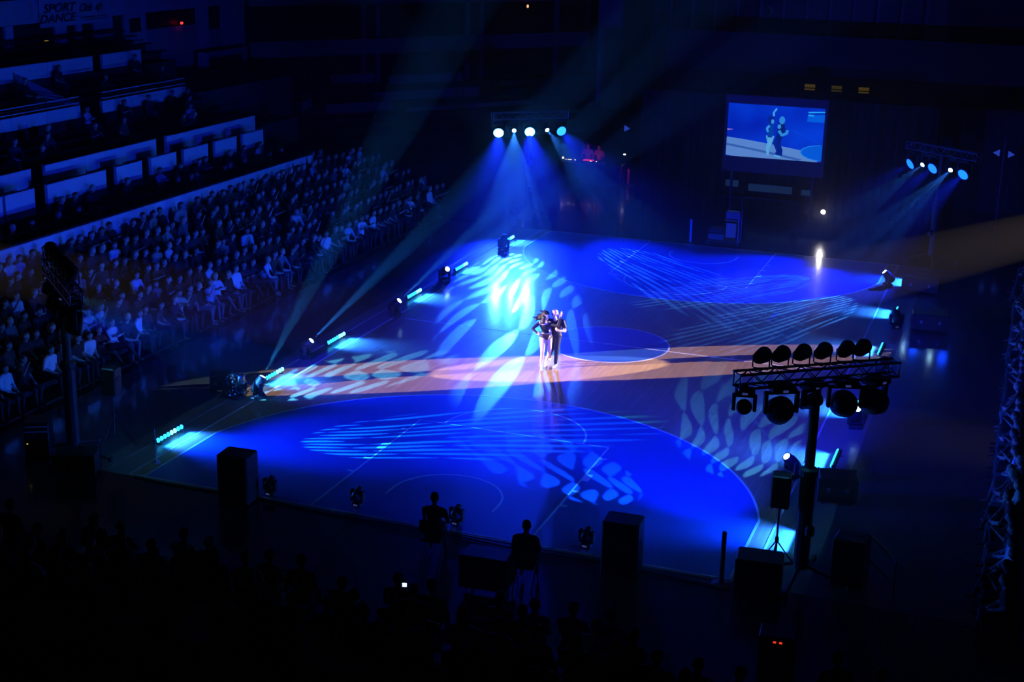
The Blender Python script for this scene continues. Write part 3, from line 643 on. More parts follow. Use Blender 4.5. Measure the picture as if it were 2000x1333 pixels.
rd = [o for o in bpy.data.objects if o.type == 'EMPTY' and 'red indicator' in o.get('label', '')][0]
MB().bevbox((0.13, -0.10, 0.05), (0.06, 0.06, 0.05), 0.012).build('indicator', LENS['red'], rd)

# ---- follow spots high in the side stands
def follow(label, loc, target):
    t = thing('follow_spot', label, 'follow spot', loc, 0, 'follow spots in the stands')
    d = (Vector(target) - Vector(loc)).normalized(); q = d.to_track_quat('Z', 'Y')
    b = MB().lathe([(0.10, -0.75), (0.16, -0.72), (0.17, 0.0), (0.13, 0.05), (0.13, 0.5), (0.15, 0.52), (0.15, 0.58), (0.12, 0.57)], 20).build('barrel', 'black', t, (0, 0, 0), q, True)
    MB().lathe([(0.115, 0.50), (0.09, 0.52), (0.01, 0.53)], 20).build('lens', glow('follow_lens_glow', (1, 0.75, 0.45), 6.0), b)
    MB().tube((0, 0, -0.15), (0, 0, -loc[2]), 0.06, 8).build('post', 'darkmetal', t)
    for k in range(3): MB().tube((0, 0, 1.6 - loc[2]), (0.9 * math.cos(k * 2.1), 0.9 * math.sin(k * 2.1), -loc[2]), 0.03, 6).build('leg', 'darkmetal', t)
    spot(t, Vector(loc) + d * 0.65, target, FOLLOW_W, WARM, 4.5, 0.05, 0.03, None, 0.6)
DN = Vector((-0.82, -2.93, 0)); AX = Vector((0.837, 0.547, 0))
follow('follow spot in the stand opposite the bleacher', DN + AX * 32 + Vector((0, 0, 6.9)), DN - AX * 2.2)
follow('follow spot in the stand behind the bleacher', DN - AX * 32 + Vector((0, 0, 6.9)), DN + AX * 2.2)

# ------------------------------------------------------------------ figures
_N = 46
SPH = []
for i in range(_N):
    z = 1 - 2 * (i + 0.5) / _N; a = i * 2.399963; r = math.sqrt(1 - z * z); SPH.append(Vector((r * math.cos(a), r * math.sin(a), z)))

def figure(name, segs, mats, voxel, smooth=3):
    """one continuous skin over tapered limbs: segs are (p0, r0, p1, r1, material); a radius may be a 3-tuple"""
    bm = bmesh.new()
    for p0, r0, p1, r1, mi in segs:
        vs = []
        for p, r in ((p0, r0), (p1, r1)):
            rr = r if isinstance(r, tuple) else (r, r, r)
            vs += [bm.verts.new((p[0] + q.x * rr[0], p[1] + q.y * rr[1], p[2] + q.z * rr[2])) for q in SPH]
        res = bmesh.ops.convex_hull(bm, input=vs)
        bad = [v for v in res['geom_interior'] if isinstance(v, bmesh.types.BMVert)] + [v for v in res['geom_unused'] if isinstance(v, bmesh.types.BMVert)]
        if bad: bmesh.ops.delete(bm, geom=list(set(bad)), context='VERTS')
    me = bpy.data.meshes.new(name + '_src'); bm.to_mesh(me); bm.free()
    o = bpy.data.objects.new(name + '_src', me); C.objects.link(o)
    rm = o.modifiers.new('r', 'REMESH'); rm.mode = 'VOXEL'; rm.voxel_size = voxel; rm.use_smooth_shade = True
    sm = o.modifiers.new('s', 'SMOOTH'); sm.iterations = smooth; sm.factor = 0.5
    bpy.context.view_layer.update()
    out = bpy.data.meshes.new_from_object(o.evaluated_get(bpy.context.evaluated_depsgraph_get())); bpy.data.objects.remove(o); bpy.data.meshes.remove(me)
    out.name = name; out.materials.clear()
    for m in mats: out.materials.append(M[m])
    n = len(out.polygons); cen = np.empty(n * 3, dtype=np.float32); out.polygons.foreach_get('center', cen); cen = cen.reshape(-1, 3)
    best = np.full(n, 1e9); idx = np.zeros(n, dtype=np.int32)
    for p0, r0, p1, r1, mi in segs:
        a, b = np.array(p0, float), np.array(p1, float); ab = b - a; L2 = max(ab @ ab, 1e-9)
        t = np.clip(((cen - a) @ ab) / L2, 0, 1); q = a + t[:, None] * ab
        m0 = np.array(r0 if isinstance(r0, tuple) else (r0,) * 3); m1 = np.array(r1 if isinstance(r1, tuple) else (r1,) * 3)
        rr = m0 + t[:, None] * (m1 - m0); dd = np.linalg.norm((cen - q) / rr, axis=1) - 1; dd *= rr.min(axis=1)
        k = dd < best; best[k] = dd[k]; idx[k] = mi
    out.polygons.foreach_set('material_index', idx); out.polygons.foreach_set('use_smooth', np.ones(n, dtype=bool)); out.update()
    return out

def fingers(wrist, direction, palm_n, mi, curl=0.5, s=1.0):
    """palm, four unequal bent fingers and a thumb from the palm's side"""
    w = Vector(wrist); d = Vector(direction).normalized(); n = Vector(palm_n); n = (n - d * n.dot(d)).normalized(); sd = d.cross(n); out = []
    pe = w + d * 0.085 * s
    for k in (-1, 0, 1): out.append((tuple(w + sd * 0.014 * k * s), 0.019 * s, tuple(pe + sd * 0.024 * k * s), 0.017 * s, mi))
    for k, l in zip((-1.5, -0.5, 0.5, 1.5), (0.062, 0.074, 0.078, 0.068)):
        a = pe + sd * 0.019 * k * s; b = a + (d * math.cos(curl * 0.6) + n * math.sin(curl * 0.6)) * l * 0.5 * s; c = b + (d * math.cos(curl * 1.6) + n * math.sin(curl * 1.6)) * l * 0.5 * s
        out += [(tuple(a), 0.0105 * s, tuple(b), 0.010 * s, mi), (tuple(b), 0.010 * s, tuple(c), 0.0085 * s, mi)]
    a = w + d * 0.025 * s + sd * 0.025 * s; b = a + (d * 0.6 + sd * 0.7 + n * 0.25).normalized() * 0.04 * s; c = b + (d * 0.9 + sd * 0.2 + n * 0.3).normalized() * 0.032 * s
    return out + [(tuple(a), 0.014 * s, tuple(b), 0.012 * s, mi), (tuple(b), 0.012 * s, tuple(c), 0.010 * s, mi)]

def head_segs(c, f, skin, hair, eye=None, s=1.0, up=(0, 0, 1)):
    """skull, jaw, nose, ears and cropped hair for a head at c looking along f"""
    c, f, u = Vector(c), Vector(f).normalized(), Vector(up); sd = f.cross(u).normalized(); u = sd.cross(f); T = tuple
    o = [(T(c + u * 0.025 * s), 0.088 * s, T(c + u * 0.02 * s - f * 0.02 * s), 0.092 * s, skin), (T(c - u * 0.03 * s + f * 0.02 * s), 0.068 * s, T(c - u * 0.075 * s + f * 0.035 * s), 0.042 * s, skin),
         (T(c + f * 0.088 * s), 0.014 * s, T(c + f * 0.102 * s - u * 0.028 * s), 0.016 * s, skin)]
    for k in (-1, 1): o.append((T(c + sd * 0.09 * k * s), 0.016 * s, T(c + sd * 0.092 * k * s - u * 0.03 * s), 0.012 * s, skin))
    if hair is not None: o.append((T(c + u * 0.045 * s - f * 0.012 * s), 0.091 * s, T(c + u * 0.02 * s - f * 0.045 * s), 0.088 * s, hair))
    if eye is not None:
        for k in (-1, 1): o.append((T(c + f * 0.083 * s + sd * 0.033 * k * s), 0.013 * s, T(c + f * 0.085 * s + sd * 0.033 * k * s), 0.012 * s, eye))
        o.append((T(c + f * 0.086 * s - u * 0.058 * s - sd * 0.02 * s), 0.008 * s, T(c + f * 0.086 * s - u * 0.058 * s + sd * 0.02 * s), 0.008 * s, eye))
    return o

# --- seated spectators: facing +y, origin on the floor under the hips; materials: skin 0, hair 1, top 2, trousers 3
def seated(var):
    S, H, T, J = 0, 1, 2, 3
    lean = (0.0, 0.06, 0.14, -0.04, 0.02, 0.08)[var]; tw = (0.0, 0.12, -0.1, 0.2, -0.2, 0.05)[var]
    hip = (0, 0, 0.53); ch = (0.0, lean * 0.7, 0.86); nk = (0, lean + 0.0, 1.04); hd = (tw * 0.12, lean + 0.05, 1.19)
    sg = [((-0.08, 0, 0.53), 0.125, (0.08, 0, 0.53), 0.125, J), ((0, 0.0, 0.58), 0.14, ch, (0.165, 0.12, 0.15), T), ((-0.14, lean * 0.9, 0.97), 0.075, (0.14, lean * 0.9, 0.97), 0.075, T),
          (nk, 0.055, (hd[0], hd[1] - 0.02, 1.12), 0.05, S)]
    sg += head_segs(hd, (tw, 1, -0.12), S, H)
    if var in (1, 5): sg.append(((hd[0], hd[1] - 0.06, 1.2), 0.095, (hd[0], hd[1] - 0.09, 1.0), 0.06, H))
    kn = 0.44
    for s in (-1, 1):
        knee = (s * 0.13, kn, 0.50); ank = (s * 0.14, kn + (0.04 if s > 0 else -0.06), 0.09)
        if var == 3 and s == 1: knee = (0.02, kn + 0.04, 0.62); ank = (-0.14, kn + 0.16, 0.28)
        sg += [((s * 0.09, 0.02, 0.53), 0.095, knee, 0.068, J), (knee, 0.062, ank, 0.042, J), ((ank[0], ank[1] - 0.02, ank[2] - 0.045), 0.042, (ank[0], ank[1] + 0.15, ank[2] - 0.055), 0.034, H)]
        sh = (s * 0.20, lean * 0.9, 0.96)
        if var == 1: el, ha = (s * 0.26, 0.16, 0.78), (s * 0.03, 0.36, 0.90)          # clapping
        elif var == 2: el, ha = (s * 0.24, 0.30, 0.66), (s * 0.06, 0.42, 0.62)        # forearms on the knees
        elif var == 3: el, ha = (s * 0.25, 0.10, 0.76), (-s * 0.08, 0.22, 0.84)       # arms crossed
        elif var == 4 and s == 1: el, ha = (0.25, 0.22, 0.84), (0.14, 0.30, 1.10)     # holding something up
        else: el, ha = (s * 0.25, 0.04, 0.72), (s * 0.10, 0.26, 0.62)                 # hands in the lap
        sg += [(sh, 0.062, el, 0.046, T), (el, 0.044, ha, 0.032, T if var in (0, 3) else S)]
        hv = (Vector(ha) - Vector(el)).normalized(); sg.append((ha, 0.034, tuple(Vector(ha) + hv * 0.10), 0.026, S))
    return figure('spectator', sg, ['pskin', 'phair', 'ptop', 'ptrou'], 0.031, 2)
SEATED = [seated(v) for v in range(6)]

# --- the dancing couple: x across the view, y away from the viewer, z up; turned to stand on the court
VIEW = math.atan2(0.3136, 0.9495)
def dancer_woman():
    S, B, E_ = 0, 1, 2; sg = []
    # pelvis, waist, ribs, shoulders in a black leotard
    sg += [((0.05, 0.03, 0.93), 0.115, (0.19, 0.05, 0.93), 0.115, B), ((0.11, 0.04, 0.98), (0.13, 0.10, 0.1), (0.10, 0.02, 1.10), (0.105, 0.085, 0.1), B),
           ((0.10, 0.02, 1.12), (0.11, 0.09, 0.09), (0.07, 0.0, 1.25), (0.14, 0.095, 0.08), B), ((-0.06, -0.02, 1.325), 0.055, (0.19, 0.02, 1.325), 0.055, S), ((0.06, 0.0, 1.30), (0.12, 0.08, 0.06), (0.06, 0.0, 1.34), (0.09, 0.07, 0.05), S),
           ((0.07, 0.01, 1.36), 0.048, (0.095, 0.0, 1.45), 0.045, S)]
    sg += head_segs((0.11, 0.01, 1.525), (0.85, 0.1, -0.05), S, None, E_)
    # near leg straight, far leg stepping back, both bare
    sg += [((0.04, 0.02, 0.90), 0.105, (0.035, -0.02, 0.50), 0.062, S), ((0.035, -0.02, 0.50), 0.056, (0.03, 0.02, 0.36), 0.056, S), ((0.03, 0.02, 0.36), 0.055, (0.0, 0.0, 0.12), 0.034, S), ((0.0, 0.0, 0.11), 0.035, (0.02, -0.11, 0.035), 0.024, S), ((0.02, -0.11, 0.03), 0.026, (0.03, -0.17, 0.022), 0.02, S)]
    sg += [((0.20, 0.05, 0.90), 0.105, (0.23, 0.10, 0.50), 0.062, S), ((0.23, 0.10, 0.50), 0.056, (0.22, 0.20, 0.36), 0.055, S), ((0.22, 0.20, 0.36), 0.054, (0.15, 0.33, 0.14), 0.034, S), ((0.15, 0.33, 0.13), 0.034, (0.13, 0.24, 0.04), 0.024, S), ((0.13, 0.24, 0.035), 0.026, (0.125, 0.19, 0.022), 0.02, S)]
    # one arm bent out behind her with the hand at the waist
    sg += [((-0.08, -0.02, 1.32), 0.052, (-0.25, -0.13, 1.19), 0.040, B), ((-0.25, -0.13, 1.19), 0.038, (-0.13, -0.22, 1.10), 0.028, B)] + fingers((-0.13, -0.22, 1.10), (0.8, -0.2, -0.35), (0.2, 0.9, 0), S)
    # the other crosses in front of her partner and rises past his shoulder
    sg += [((0.20, 0.0, 1.31), 0.050, (0.435, -0.10, 1.28), 0.040, B), ((0.435, -0.10, 1.28), 0.037, (0.50, -0.10, 1.54), 0.027, B)] + fingers((0.50, -0.10, 1.54), (0.25, 0.0, 1.0), (-0.5, 0.6, 0), S, 0.2)
    return figure('body', sg, ['skin', 'blackcloth', 'eye'], 0.0095, 2)
def dancer_man():
    S, B, E_, HR = 0, 1, 2, 3; sg = []
    sg += [((0.33, 0.24, 0.90), 0.125, (0.45, 0.26, 0.90), 0.125, B), ((0.39, 0.24, 0.96), (0.15, 0.12, 0.1), (0.385, 0.20, 1.12), (0.155, 0.115, 0.1), B), ((0.385, 0.20, 1.14), (0.16, 0.115, 0.1), (0.375, 0.16, 1.28), (0.185, 0.12, 0.1), B),
           ((0.22, 0.16, 1.345), 0.075, (0.54, 0.15, 1.345), 0.075, B), ((0.37, 0.14, 1.38), 0.062, (0.355, 0.10, 1.46), 0.058, S)]
    sg += head_segs((0.345, 0.08, 1.575), (-0.45, -0.9, -0.1), S, HR, E_)
    # standing leg, and the other bent with the foot behind
    sg += [((0.44, 0.25, 0.88), 0.115, (0.43, 0.16, 0.48), 0.075, B), ((0.43, 0.16, 0.48), 0.070, (0.41, 0.17, 0.12), 0.052, B), ((0.32, 0.26, 0.88), 0.115, (0.28, 0.26, 0.47), 0.075, B), ((0.28, 0.26, 0.47), 0.070, (0.22, 0.56, 0.17), 0.052, B)]
    # short sleeves, bare forearms: one hand before the chest, one on his partner's hip
    sg += [((0.57, 0.14, 1.34), 0.072, (0.625, 0.08, 1.20), 0.066, B), ((0.625, 0.08, 1.20), 0.048, (0.64, 0.03, 1.10), 0.044, S), ((0.64, 0.03, 1.10), 0.043, (0.49, -0.10, 1.14), 0.030, S)] + fingers((0.49, -0.10, 1.14), (-0.8, -0.3, 0.45), (0, 0.8, 0.5), S, 0.9)
    sg += [((0.20, 0.15, 1.34), 0.072, (0.20, 0.05, 1.20), 0.064, B), ((0.20, 0.05, 1.20), 0.046, (0.235, -0.04, 1.10), 0.042, S), ((0.235, -0.04, 1.10), 0.040, (0.245, -0.08, 1.04), 0.032, S)] + fingers((0.245, -0.08, 1.04), (-0.15, -0.1, -1), (-0.9, 0.2, 0), S, 0.5)
    return figure('body', sg, ['skin', 'blackcloth', 'eye', 'blond'], 0.0095, 2)
D0 = (-1.06, -3.06, 0.004)
w = thing('person', 'dancer in a black leotard with bare legs and flying dark hair', 'person', D0, VIEW, 'the dancing couple')
put('body', dancer_woman(), w)
hs = [((0.095, 0.03, 1.58), 0.105, (0.05, 0.03, 1.54), 0.10, 0), ((0.05, 0.03, 1.54), 0.09, (-0.03, 0.02, 1.48), 0.085, 0), ((0.02, 0.02, 1.45), 0.075, (0.0, -0.04, 1.36), 0.06, 0), ((0.06, -0.05, 1.50), 0.07, (0.04, -0.08, 1.36), 0.05, 0)]
for a, b, r in [((-0.05, 0.02, 1.50), (-0.20, 0.0, 1.47), 0.045), ((-0.20, 0.0, 1.47), (-0.27, 0.0, 1.49), 0.022), ((-0.03, 0.0, 1.46), (-0.17, -0.03, 1.41), 0.035), ((-0.02, 0.02, 1.55), (-0.14, 0.03, 1.56), 0.03), ((0.05, 0.03, 1.62), (-0.06, 0.05, 1.66), 0.03), ((0.1, 0.02, 1.64), (0.05, 0.0, 1.70), 0.03)]:
    hs.append((a, r, b, r * 0.6, 0))
put('hair', figure('hair', hs, ['blackhair'], 0.012, 1), w)
for (x, y_, z) in ((0.0, 0.0, 0.0), (0.13, 0.35, 0.0)):
    MB().prism([(-0.03, -0.20), (0.0, -0.215), (0.045, -0.19), (0.05, -0.12), (0.03, -0.07), (-0.02, -0.07), (-0.04, -0.13)], -0.003, 0.022).box(-0.012, 0.018, 0.03, 0.06, 0, 0.10).bevbox((0.0, -0.03, 0.07), (0.07, 0.13, 0.03), 0.01).build('shoe', 'skin', w, (x + 0.01, y_, z))
MB().lathe([(0.118, -0.012), (0.122, 0.0), (0.118, 0.012)], 20).build('belt', 'metal', w, (0.10, 0.02, 1.045))
m_ = thing('person', 'dancer with short fair hair in black shirt and trousers and pale shoes', 'person', D0, VIEW, 'the dancing couple')
put('body', dancer_man(), m_)
shoe = [((0, 0.03, 0.05), 0.045, (0.0, -0.14, 0.03), 0.034, 0), ((0, 0.04, 0.08), 0.045, (0, 0.03, 0.06), 0.048, 0), ((0.0, -0.12, 0.03), 0.036, (0, -0.17, 0.026), 0.03, 0)]
sm_ = figure('shoe', shoe, ['shoe'], 0.012, 1)
put('shoe', sm_, m_, (0.41, 0.17, 0.012), (0, 0, -0.3)); put('shoe', sm_, m_, (0.22, 0.55, 0.05), (-0.5, 0, -0.3))
MB().lathe([(0.155, -0.018), (0.16, 0.0), (0.155, 0.018)], 24).build('belt', 'case', m_, (0.388, 0.23, 1.0)).scale = (1, 0.8, 1)

# ------------------------------------------------------------------ video screen and the dark end of the court
YS, X0, X1, ZB, ZT = 20.0, -0.94, 3.04, 2.60, 4.80
sc_ = thing('video_screen', 'large video screen showing the dancing couple in blue light', 'screen', (1.05, YS, 0))
def SR(x0, x1, y0, y1, z0, z1, name, m): return MB().box(x0 - 1.05, x1 - 1.05, y0 - YS, y1 - YS, z0, z1).build(name, m, sc_)
SR(X0 - 0.12, X1 + 0.12, YS + 0.03, YS + 0.12, 1.95, ZT + 0.35, 'back_panel', 'case')
for a, b, c, d in ((X0 - 0.12, X0, 1.95, ZT + 0.35), (X1, X1 + 0.12, 1.95, ZT + 0.35), (X0, X1, ZT, ZT + 0.35), (X0, X1, 2.05, ZB)):
    SR(a, b, YS - 0.03, YS + 0.03, c, d, 'frame_border', 'case')
for x in (X0 + 0.3, X1 - 0.3):
    SR(x - 0.05, x + 0.05, YS + 0.02, YS + 0.12, 0, 1.95, 'support_leg', 'darkmetal'); SR(x - 0.05, x + 0.05, YS - 0.6, YS + 0.7, 0, 0.06, 'support_foot', 'darkmetal')
def pix(name, poly, col, strength, k):
    """a flat patch of the picture; poly in screen fractions (across, down)"""
    b = MB(); n = len(poly); W_, H_ = X1 - X0, ZT - ZB
    yy = -0.001 * k
    b.v = [(X0 - 1.05 + u * W_, yy, ZT - v * H_) for u, v in poly]; b.f = [tuple(range(n))]
    return b.build(name, glow('screen_' + name + '_%d' % k, col, strength), sc_)
def ell(cu, cv, ru, rv, a0=0, a1=360, n=20): return [(cu + ru * math.cos(R(a0 + (a1 - a0) * i / n)), cv + rv * math.sin(R(a0 + (a1 - a0) * i / n))) for i in range(n + (0 if a1 - a0 == 360 else 1))]
def limb(pts, w0, w1):
    L, Rr = [], []; n = len(pts)
    for i, p in enumerate(pts):
        a = Vector(pts[max(i - 1, 0)]); b = Vector(pts[min(i + 1, n - 1)]); d = (b - a); d = Vector((d.x * 1.8, d.y)).normalized(); ww = w0 + (w1 - w0) * i / (n - 1)
        L.append((p[0] - d.y * ww / 1.8, p[1] + d.x * ww)); Rr.append((p[0] + d.y * ww / 1.8, p[1] - d.x * ww))
    return L + Rr[::-1]
o = pix('picture', [(0, 0), (1, 0), (1, 1), (0, 1)], (0.0, 0.03, 0.9), 0.9, 1)
_nt = o.data.materials[0].node_tree; _tc = nd(_nt, 'ShaderNodeTexCoord'); _nz = nd(_nt, 'ShaderNodeTexNoise'); _nz.inputs['Scale'].default_value = 0.7; _nz.inputs['Detail'].default_value = 1
_cr = nd(_nt, 'ShaderNodeValToRGB'); _cr.color_ramp.elements[0].position = 0.3; _cr.color_ramp.elements[0].color = (0, 0.014, 0.62, 1); _cr.color_ramp.elements[1].position = 0.7; _cr.color_ramp.elements[1].color = (0, 0.06, 1.0, 1)
_nt.links.new(_tc.outputs['Object'], _nz.inputs['Vector']); _nt.links.new(_nz.outputs['Fac'], _cr.inputs[0]); _nt.links.new(_cr.outputs[0], _nt.nodes['Emission'].inputs[0])
pix('picture_floor', [(0, .64), (.20, .67), (.42, .715), (.60, .755), (.78, .80), (.97, 1.0), (.06, 1.0), (0, .985)], (0.12, 0.30, 0.80), 1.0, 4)
pix('picture_shadow', [(0, .76), (.30, .83), (.52, .885), (.80, .97), (.76, 1.0), (.50, .925), (.25, .86), (0, .80)], (0.05, 0.16, 0.62), 0.9, 5)
pix('picture_circle', [(1.0, .68)] + ell(1.0, .83, .22, .145, -90, -270, 18) + [(1.0, .985)], (0.0, 0.13, 0.95), 0.95, 6)
pix('picture_circle_line', ell(1.0, .83, .225, .15, -95, -265, 24) + ell(1.0, .83, .212, .138, -265, -95, 24), (0.02, 0.30, 1.0), 1.0, 7)
pix('picture_line', [(.66, .42), (.98, .655), (.98, .665), (.66, .43)], (0.0, 0.13, 1.0), 1.0, 7)
pix('picture_lamp', [(.83, .075), (1.0, .055), (1.0, .075), (.83, .10)], (0.02, 0.45, 1.0), 1.1, 7)
pix('picture_lamp_glow', [(.83, .13), (.90, .13), (1.0, .11), (1.0, .26), (.82, .26)], (0.0, 0.14, 0.95), 1.0, 7)
pix('picture_lamp', [(.83, .125), (.89, .125), (.89, .155), (.83, .155)], (0.02, 0.42, 1.0), 1.1, 8)
pix('picture_flare', [(0, .48), (.06, .49), (.06, .50), (0, .52)], (0.35, 0.25, 1.0), 0.7, 8)
pix('picture_partner_legs', limb([(.55, .56), (.515, .70), (.55, .84), (.535, .92)], .05, .035), (0.0, 0.02, 0.36), 1.0, 9)
pix('picture_partner_legs', limb([(.55, .56), (.545, .72), (.575, .84), (.575, .93)], .05, .03), (0.0, 0.015, 0.30), 1.0, 10)
pix('picture_partner_torso', [(.525, .30), (.59, .31), (.61, .45), (.585, .60), (.525, .60), (.525, .42)], (0.0, 0.015, 0.22), 1.0, 11)
pix('picture_partner_neck', ell(.542, .385, .018, .045), (0.05, 0.35, 0.95), 1.0, 12)
pix('picture_partner_arm', limb([(.54, .46), (.575, .545), (.625, .50), (.628, .44)], .03, .03), (0.03, 0.32, 0.95), 1.0, 12)
pix('picture_partner_head', ell(.567, .265, .030, .075), (0.03, 0.30, 0.92), 1.0, 12)
pix('picture_partner_shoe', limb([(.51, .93), (.575, .955)], .015, .018), (0.12, 0.50, 1.0), 1.0, 12)
pix('picture_dancer_leg', limb([(.435, .56), (.455, .72), (.445, .84), (.445, .94)], .05, .018), (0.08, 0.42, 0.92), 1.0, 13)
pix('picture_dancer_leg', limb([(.47, .56), (.455, .70), (.435, .80), (.44, .93)], .055, .018), (0.12, 0.48, 0.95), 1.0, 14)
pix('picture_dancer_torso', [(.435, .34), (.485, .36), (.485, .50), (.475, .60), (.43, .60), (.42, .46)], (0.0, 0.06, 0.50), 1.0, 15)
pix('picture_dancer_hair', ell(.455, .27, .04, .085), (0.0, 0.02, 0.40), 1.0, 15)
pix('picture_dancer_face', ell(.470, .30, .016, .045), (0.06, 0.36, 0.95), 1.0, 16)
pix('picture_dancer_shoulder', limb([(.44, .38), (.415, .44), (.43, .50)], .025, .02), (0.05, 0.38, 0.98), 1.0, 16)
pix('picture_dancer_arm', limb([(.48, .20), (.475, .13), (.505, .05)], .022, .016), (0.06, 0.45, 1.0), 1.0, 16)

bd = MB(); n = 90
for i in range(n + 1):
    x = -5.2 + 12.6 * i / n; y = 22.0 + 0.10 * math.sin(i * 1.7) + 0.05 * math.sin(i * 0.61); bd.v += [(x, y, 0.0), (x, y, 4.9), (x, y + 0.03, 4.9), (x, y + 0.03, 0.0)]
for i in range(n):
    a, b = 4 * i, 4 * i + 4
    for k in range(4): bd.f.append((a + k, a + (k + 1) % 4, b + (k + 1) % 4, b + k))
bd.f += [(0, 1, 2, 3), (4 * n + 3, 4 * n + 2, 4 * n + 1, 4 * n)]
tag(bd.build('curtain', 'curtain'), 'black pleated curtain hanging behind the video screen', 'curtain')
for i, (x0, x1, z0, z1) in enumerate([(-1.15, -0.60, 1.05, 1.32), (-0.15, 1.72, 0.92, 1.22), (2.12, 2.58, 0.92, 1.15)]):
    t = thing('monitor', ['small dim monitor under the near corner of the video screen', 'wide dim monitor under the middle of the video screen', 'small dim monitor under the outer corner of the video screen'][i], 'monitor', ((x0 + x1) / 2, 21.4, 0), 0, 'monitors under the video screen')
    w_ = (x1 - x0) / 2; MB().bevbox((0, 0.03, (z0 + z1) / 2), (2 * w_ + 0.06, 0.05, z1 - z0 + 0.06), 0.01).build('case', 'case', t)
    MB().box(-w_, w_, -0.004, 0.002, z0, z1).build('panel', glow('dim_monitor', (0.015, 0.05, 0.18), 0.42), t); MB().box(-0.04, 0.04, 0.02, 0.06, 0.7, z0).build('stem', 'case', t)
    MB().box(-w_ - 0.2, w_ + 0.2, -0.35, 0.35, 0.66, 0.70).build('desk_top', 'case', t)
    for sx in (-1, 1):
        for sy in (-1, 1): MB().box(sx * (w_ + 0.15) - 0.02, sx * (w_ + 0.15) + 0.02, sy * 0.3 - 0.02, sy * 0.3 + 0.02, 0, 0.66).build('desk_leg', 'darkmetal', t)
t = thing('stand_lamp', 'single white lamp glaring on a low stand below the screen', 'lamp', (3.56, 18.0, 0))
MB().lathe([(0.05, -0.14), (0.10, -0.10), (0.12, 0.02), (0.125, 0.05), (0.10, 0.045)], 16).build('housing', 'black', t, (0, 0, 0.96), (PI / 2, 0, 0), True)
MB().lathe([(0.105, 0.03), (0.08, 0.05), (0.01, 0.06)], 16).build('lens', glow('white_stand_lamp', (1.0, 0.95, 0.98), 60.0), t, (0, 0, 0.96), (PI / 2, 0, 0), True)
MB().tube((0, 0.05, 0.1), (0, 0.05, 0.9), 0.02, 8).build('pole', 'darkmetal', t)
for k in range(3): MB().tube((0, 0.05, 0.35), (0.35 * math.cos(k * 2.09), 0.05 + 0.35 * math.sin(k * 2.09), 0.0), 0.014, 6).build('leg', 'darkmetal', t)
spot(t, (3.56, 17.9, 0.96), (5.0, -10, 2.0), 25, (1, 0.95, 0.95), 120, 0.6, 0.06)

t = thing('equipment_trolley', 'blue-lit equipment trolley with a pale panel behind the far base line', 'trolley', (0.3, 14.6, 0))
MB().box(-0.62, 0.62, -0.3, 0.3, 0.14, 0.20).build('deck', 'darkmetal', t); MB().bevbox((-0.28, 0, 0.33), (0.6, 0.5, 0.24), 0.02).build('case', 'outer', t); MB().bevbox((-0.28, 0, 0.56), (0.56, 0.42, 0.2), 0.02).build('case', 'case', t)
MB().box(0.12, 0.50, -0.28, -0.24, 0.36, 0.92).build('panel', 'apron', t); MB().box(0.05, 0.58, -0.25, 0.25, 1.0, 1.04).build('shelf', 'outer', t); MB().bevbox((0.3, 0, 1.2), (0.5, 0.3, 0.3), 0.02).build('case', 'outer', t)
for x in (-0.58, 0.58):
    for yy in (-0.26, 0.26): MB().lathe([(0.06, -0.02), (0.07, 0), (0.06, 0.02)], 12).build('wheel', 'cable', t, (x, yy, 0.07), (PI / 2, 0, 0)); 
for yy in (-0.28, 0.28): MB().tube((0.6, yy, 0.2), (0.6, yy, 1.35), 0.02, 6).build('upright', 'paint', t)
t = thing('corner_post', 'thin pale post standing behind the far base line', 'post', (-0.95, 14.3, 0)); MB().tube((0, 0, 0.03), (0, 0, 0.95), 0.045, 10).build('pole', 'paint', t); MB().lathe([(0.2, 0), (0.2, 0.03), (0.06, 0.05)], 16).build('foot', 'darkmetal', t)

def folding_chair(label, loc, rz, group=None):
    t = thing('folding_chair', label, 'chair', loc, rz, group)
    put('seat', shared(('fseat',), lambda: MB().bevbox((0, 0, 0.44), (0.42, 0.42, 0.04), 0.015).mesh('seat', 'case')), t)
    put('backrest', shared(('fback',), lambda: MB().bevbox((0, -0.22, 0.76), (0.42, 0.03, 0.26), 0.012).mesh('backrest', 'case')), t)
    for sx in (-1, 1):
        put('leg', shared(('fl1', sx), lambda sx=sx: MB().tube((sx * 0.2, 0.22, 0), (sx * 0.2, -0.22, 0.88), 0.013, 6).mesh('leg', 'darkmetal')), t)
        put('leg', shared(('fl2', sx), lambda sx=sx: MB().tube((sx * 0.18, -0.24, 0), (sx * 0.18, 0.18, 0.44), 0.013, 6).mesh('leg', 'darkmetal')), t)
    return t

# band desk lit red
t = thing('control_desk', 'sound desk with tiny white lights, lit red at the hall end', 'desk', (-8.3, 25.0, 0))
MB().bevbox((0, 0, 0.92), (3.2, 0.7, 0.08), 0.02).build('top', 'case', t); MB().box(-1.55, 1.55, -0.30, -0.26, 0.05, 0.88).build('front_panel', 'case', t)
for sx in (-1.5, 1.5):
    for sy in (-0.28, 0.28): MB().box(sx - 0.03, sx + 0.03, sy - 0.03, sy + 0.03, 0, 0.88).build('leg', 'darkmetal', t)
MB().prism([(-0.9, -0.28), (0.4, -0.28), (0.4, 0.25), (-0.9, 0.25)], 0.96, 1.04).build('mixer', 'black', t)
for i, (x, sx) in enumerate([(-1.35, 0.05), (-1.2, 0.03), (-1.02, 0.10), (-0.75, 0.04), (0.02, 0.05), (0.3, 0.03)]):
    MB().bevbox((x, -0.30, 1.06 + (0.06 if i == 0 else 0)), (2 * sx, 0.04, 0.03 if i else 0.10), 0.01).build('desk_light', glow('desk_white', (1, 0.85, 0.7), 1.5), t)
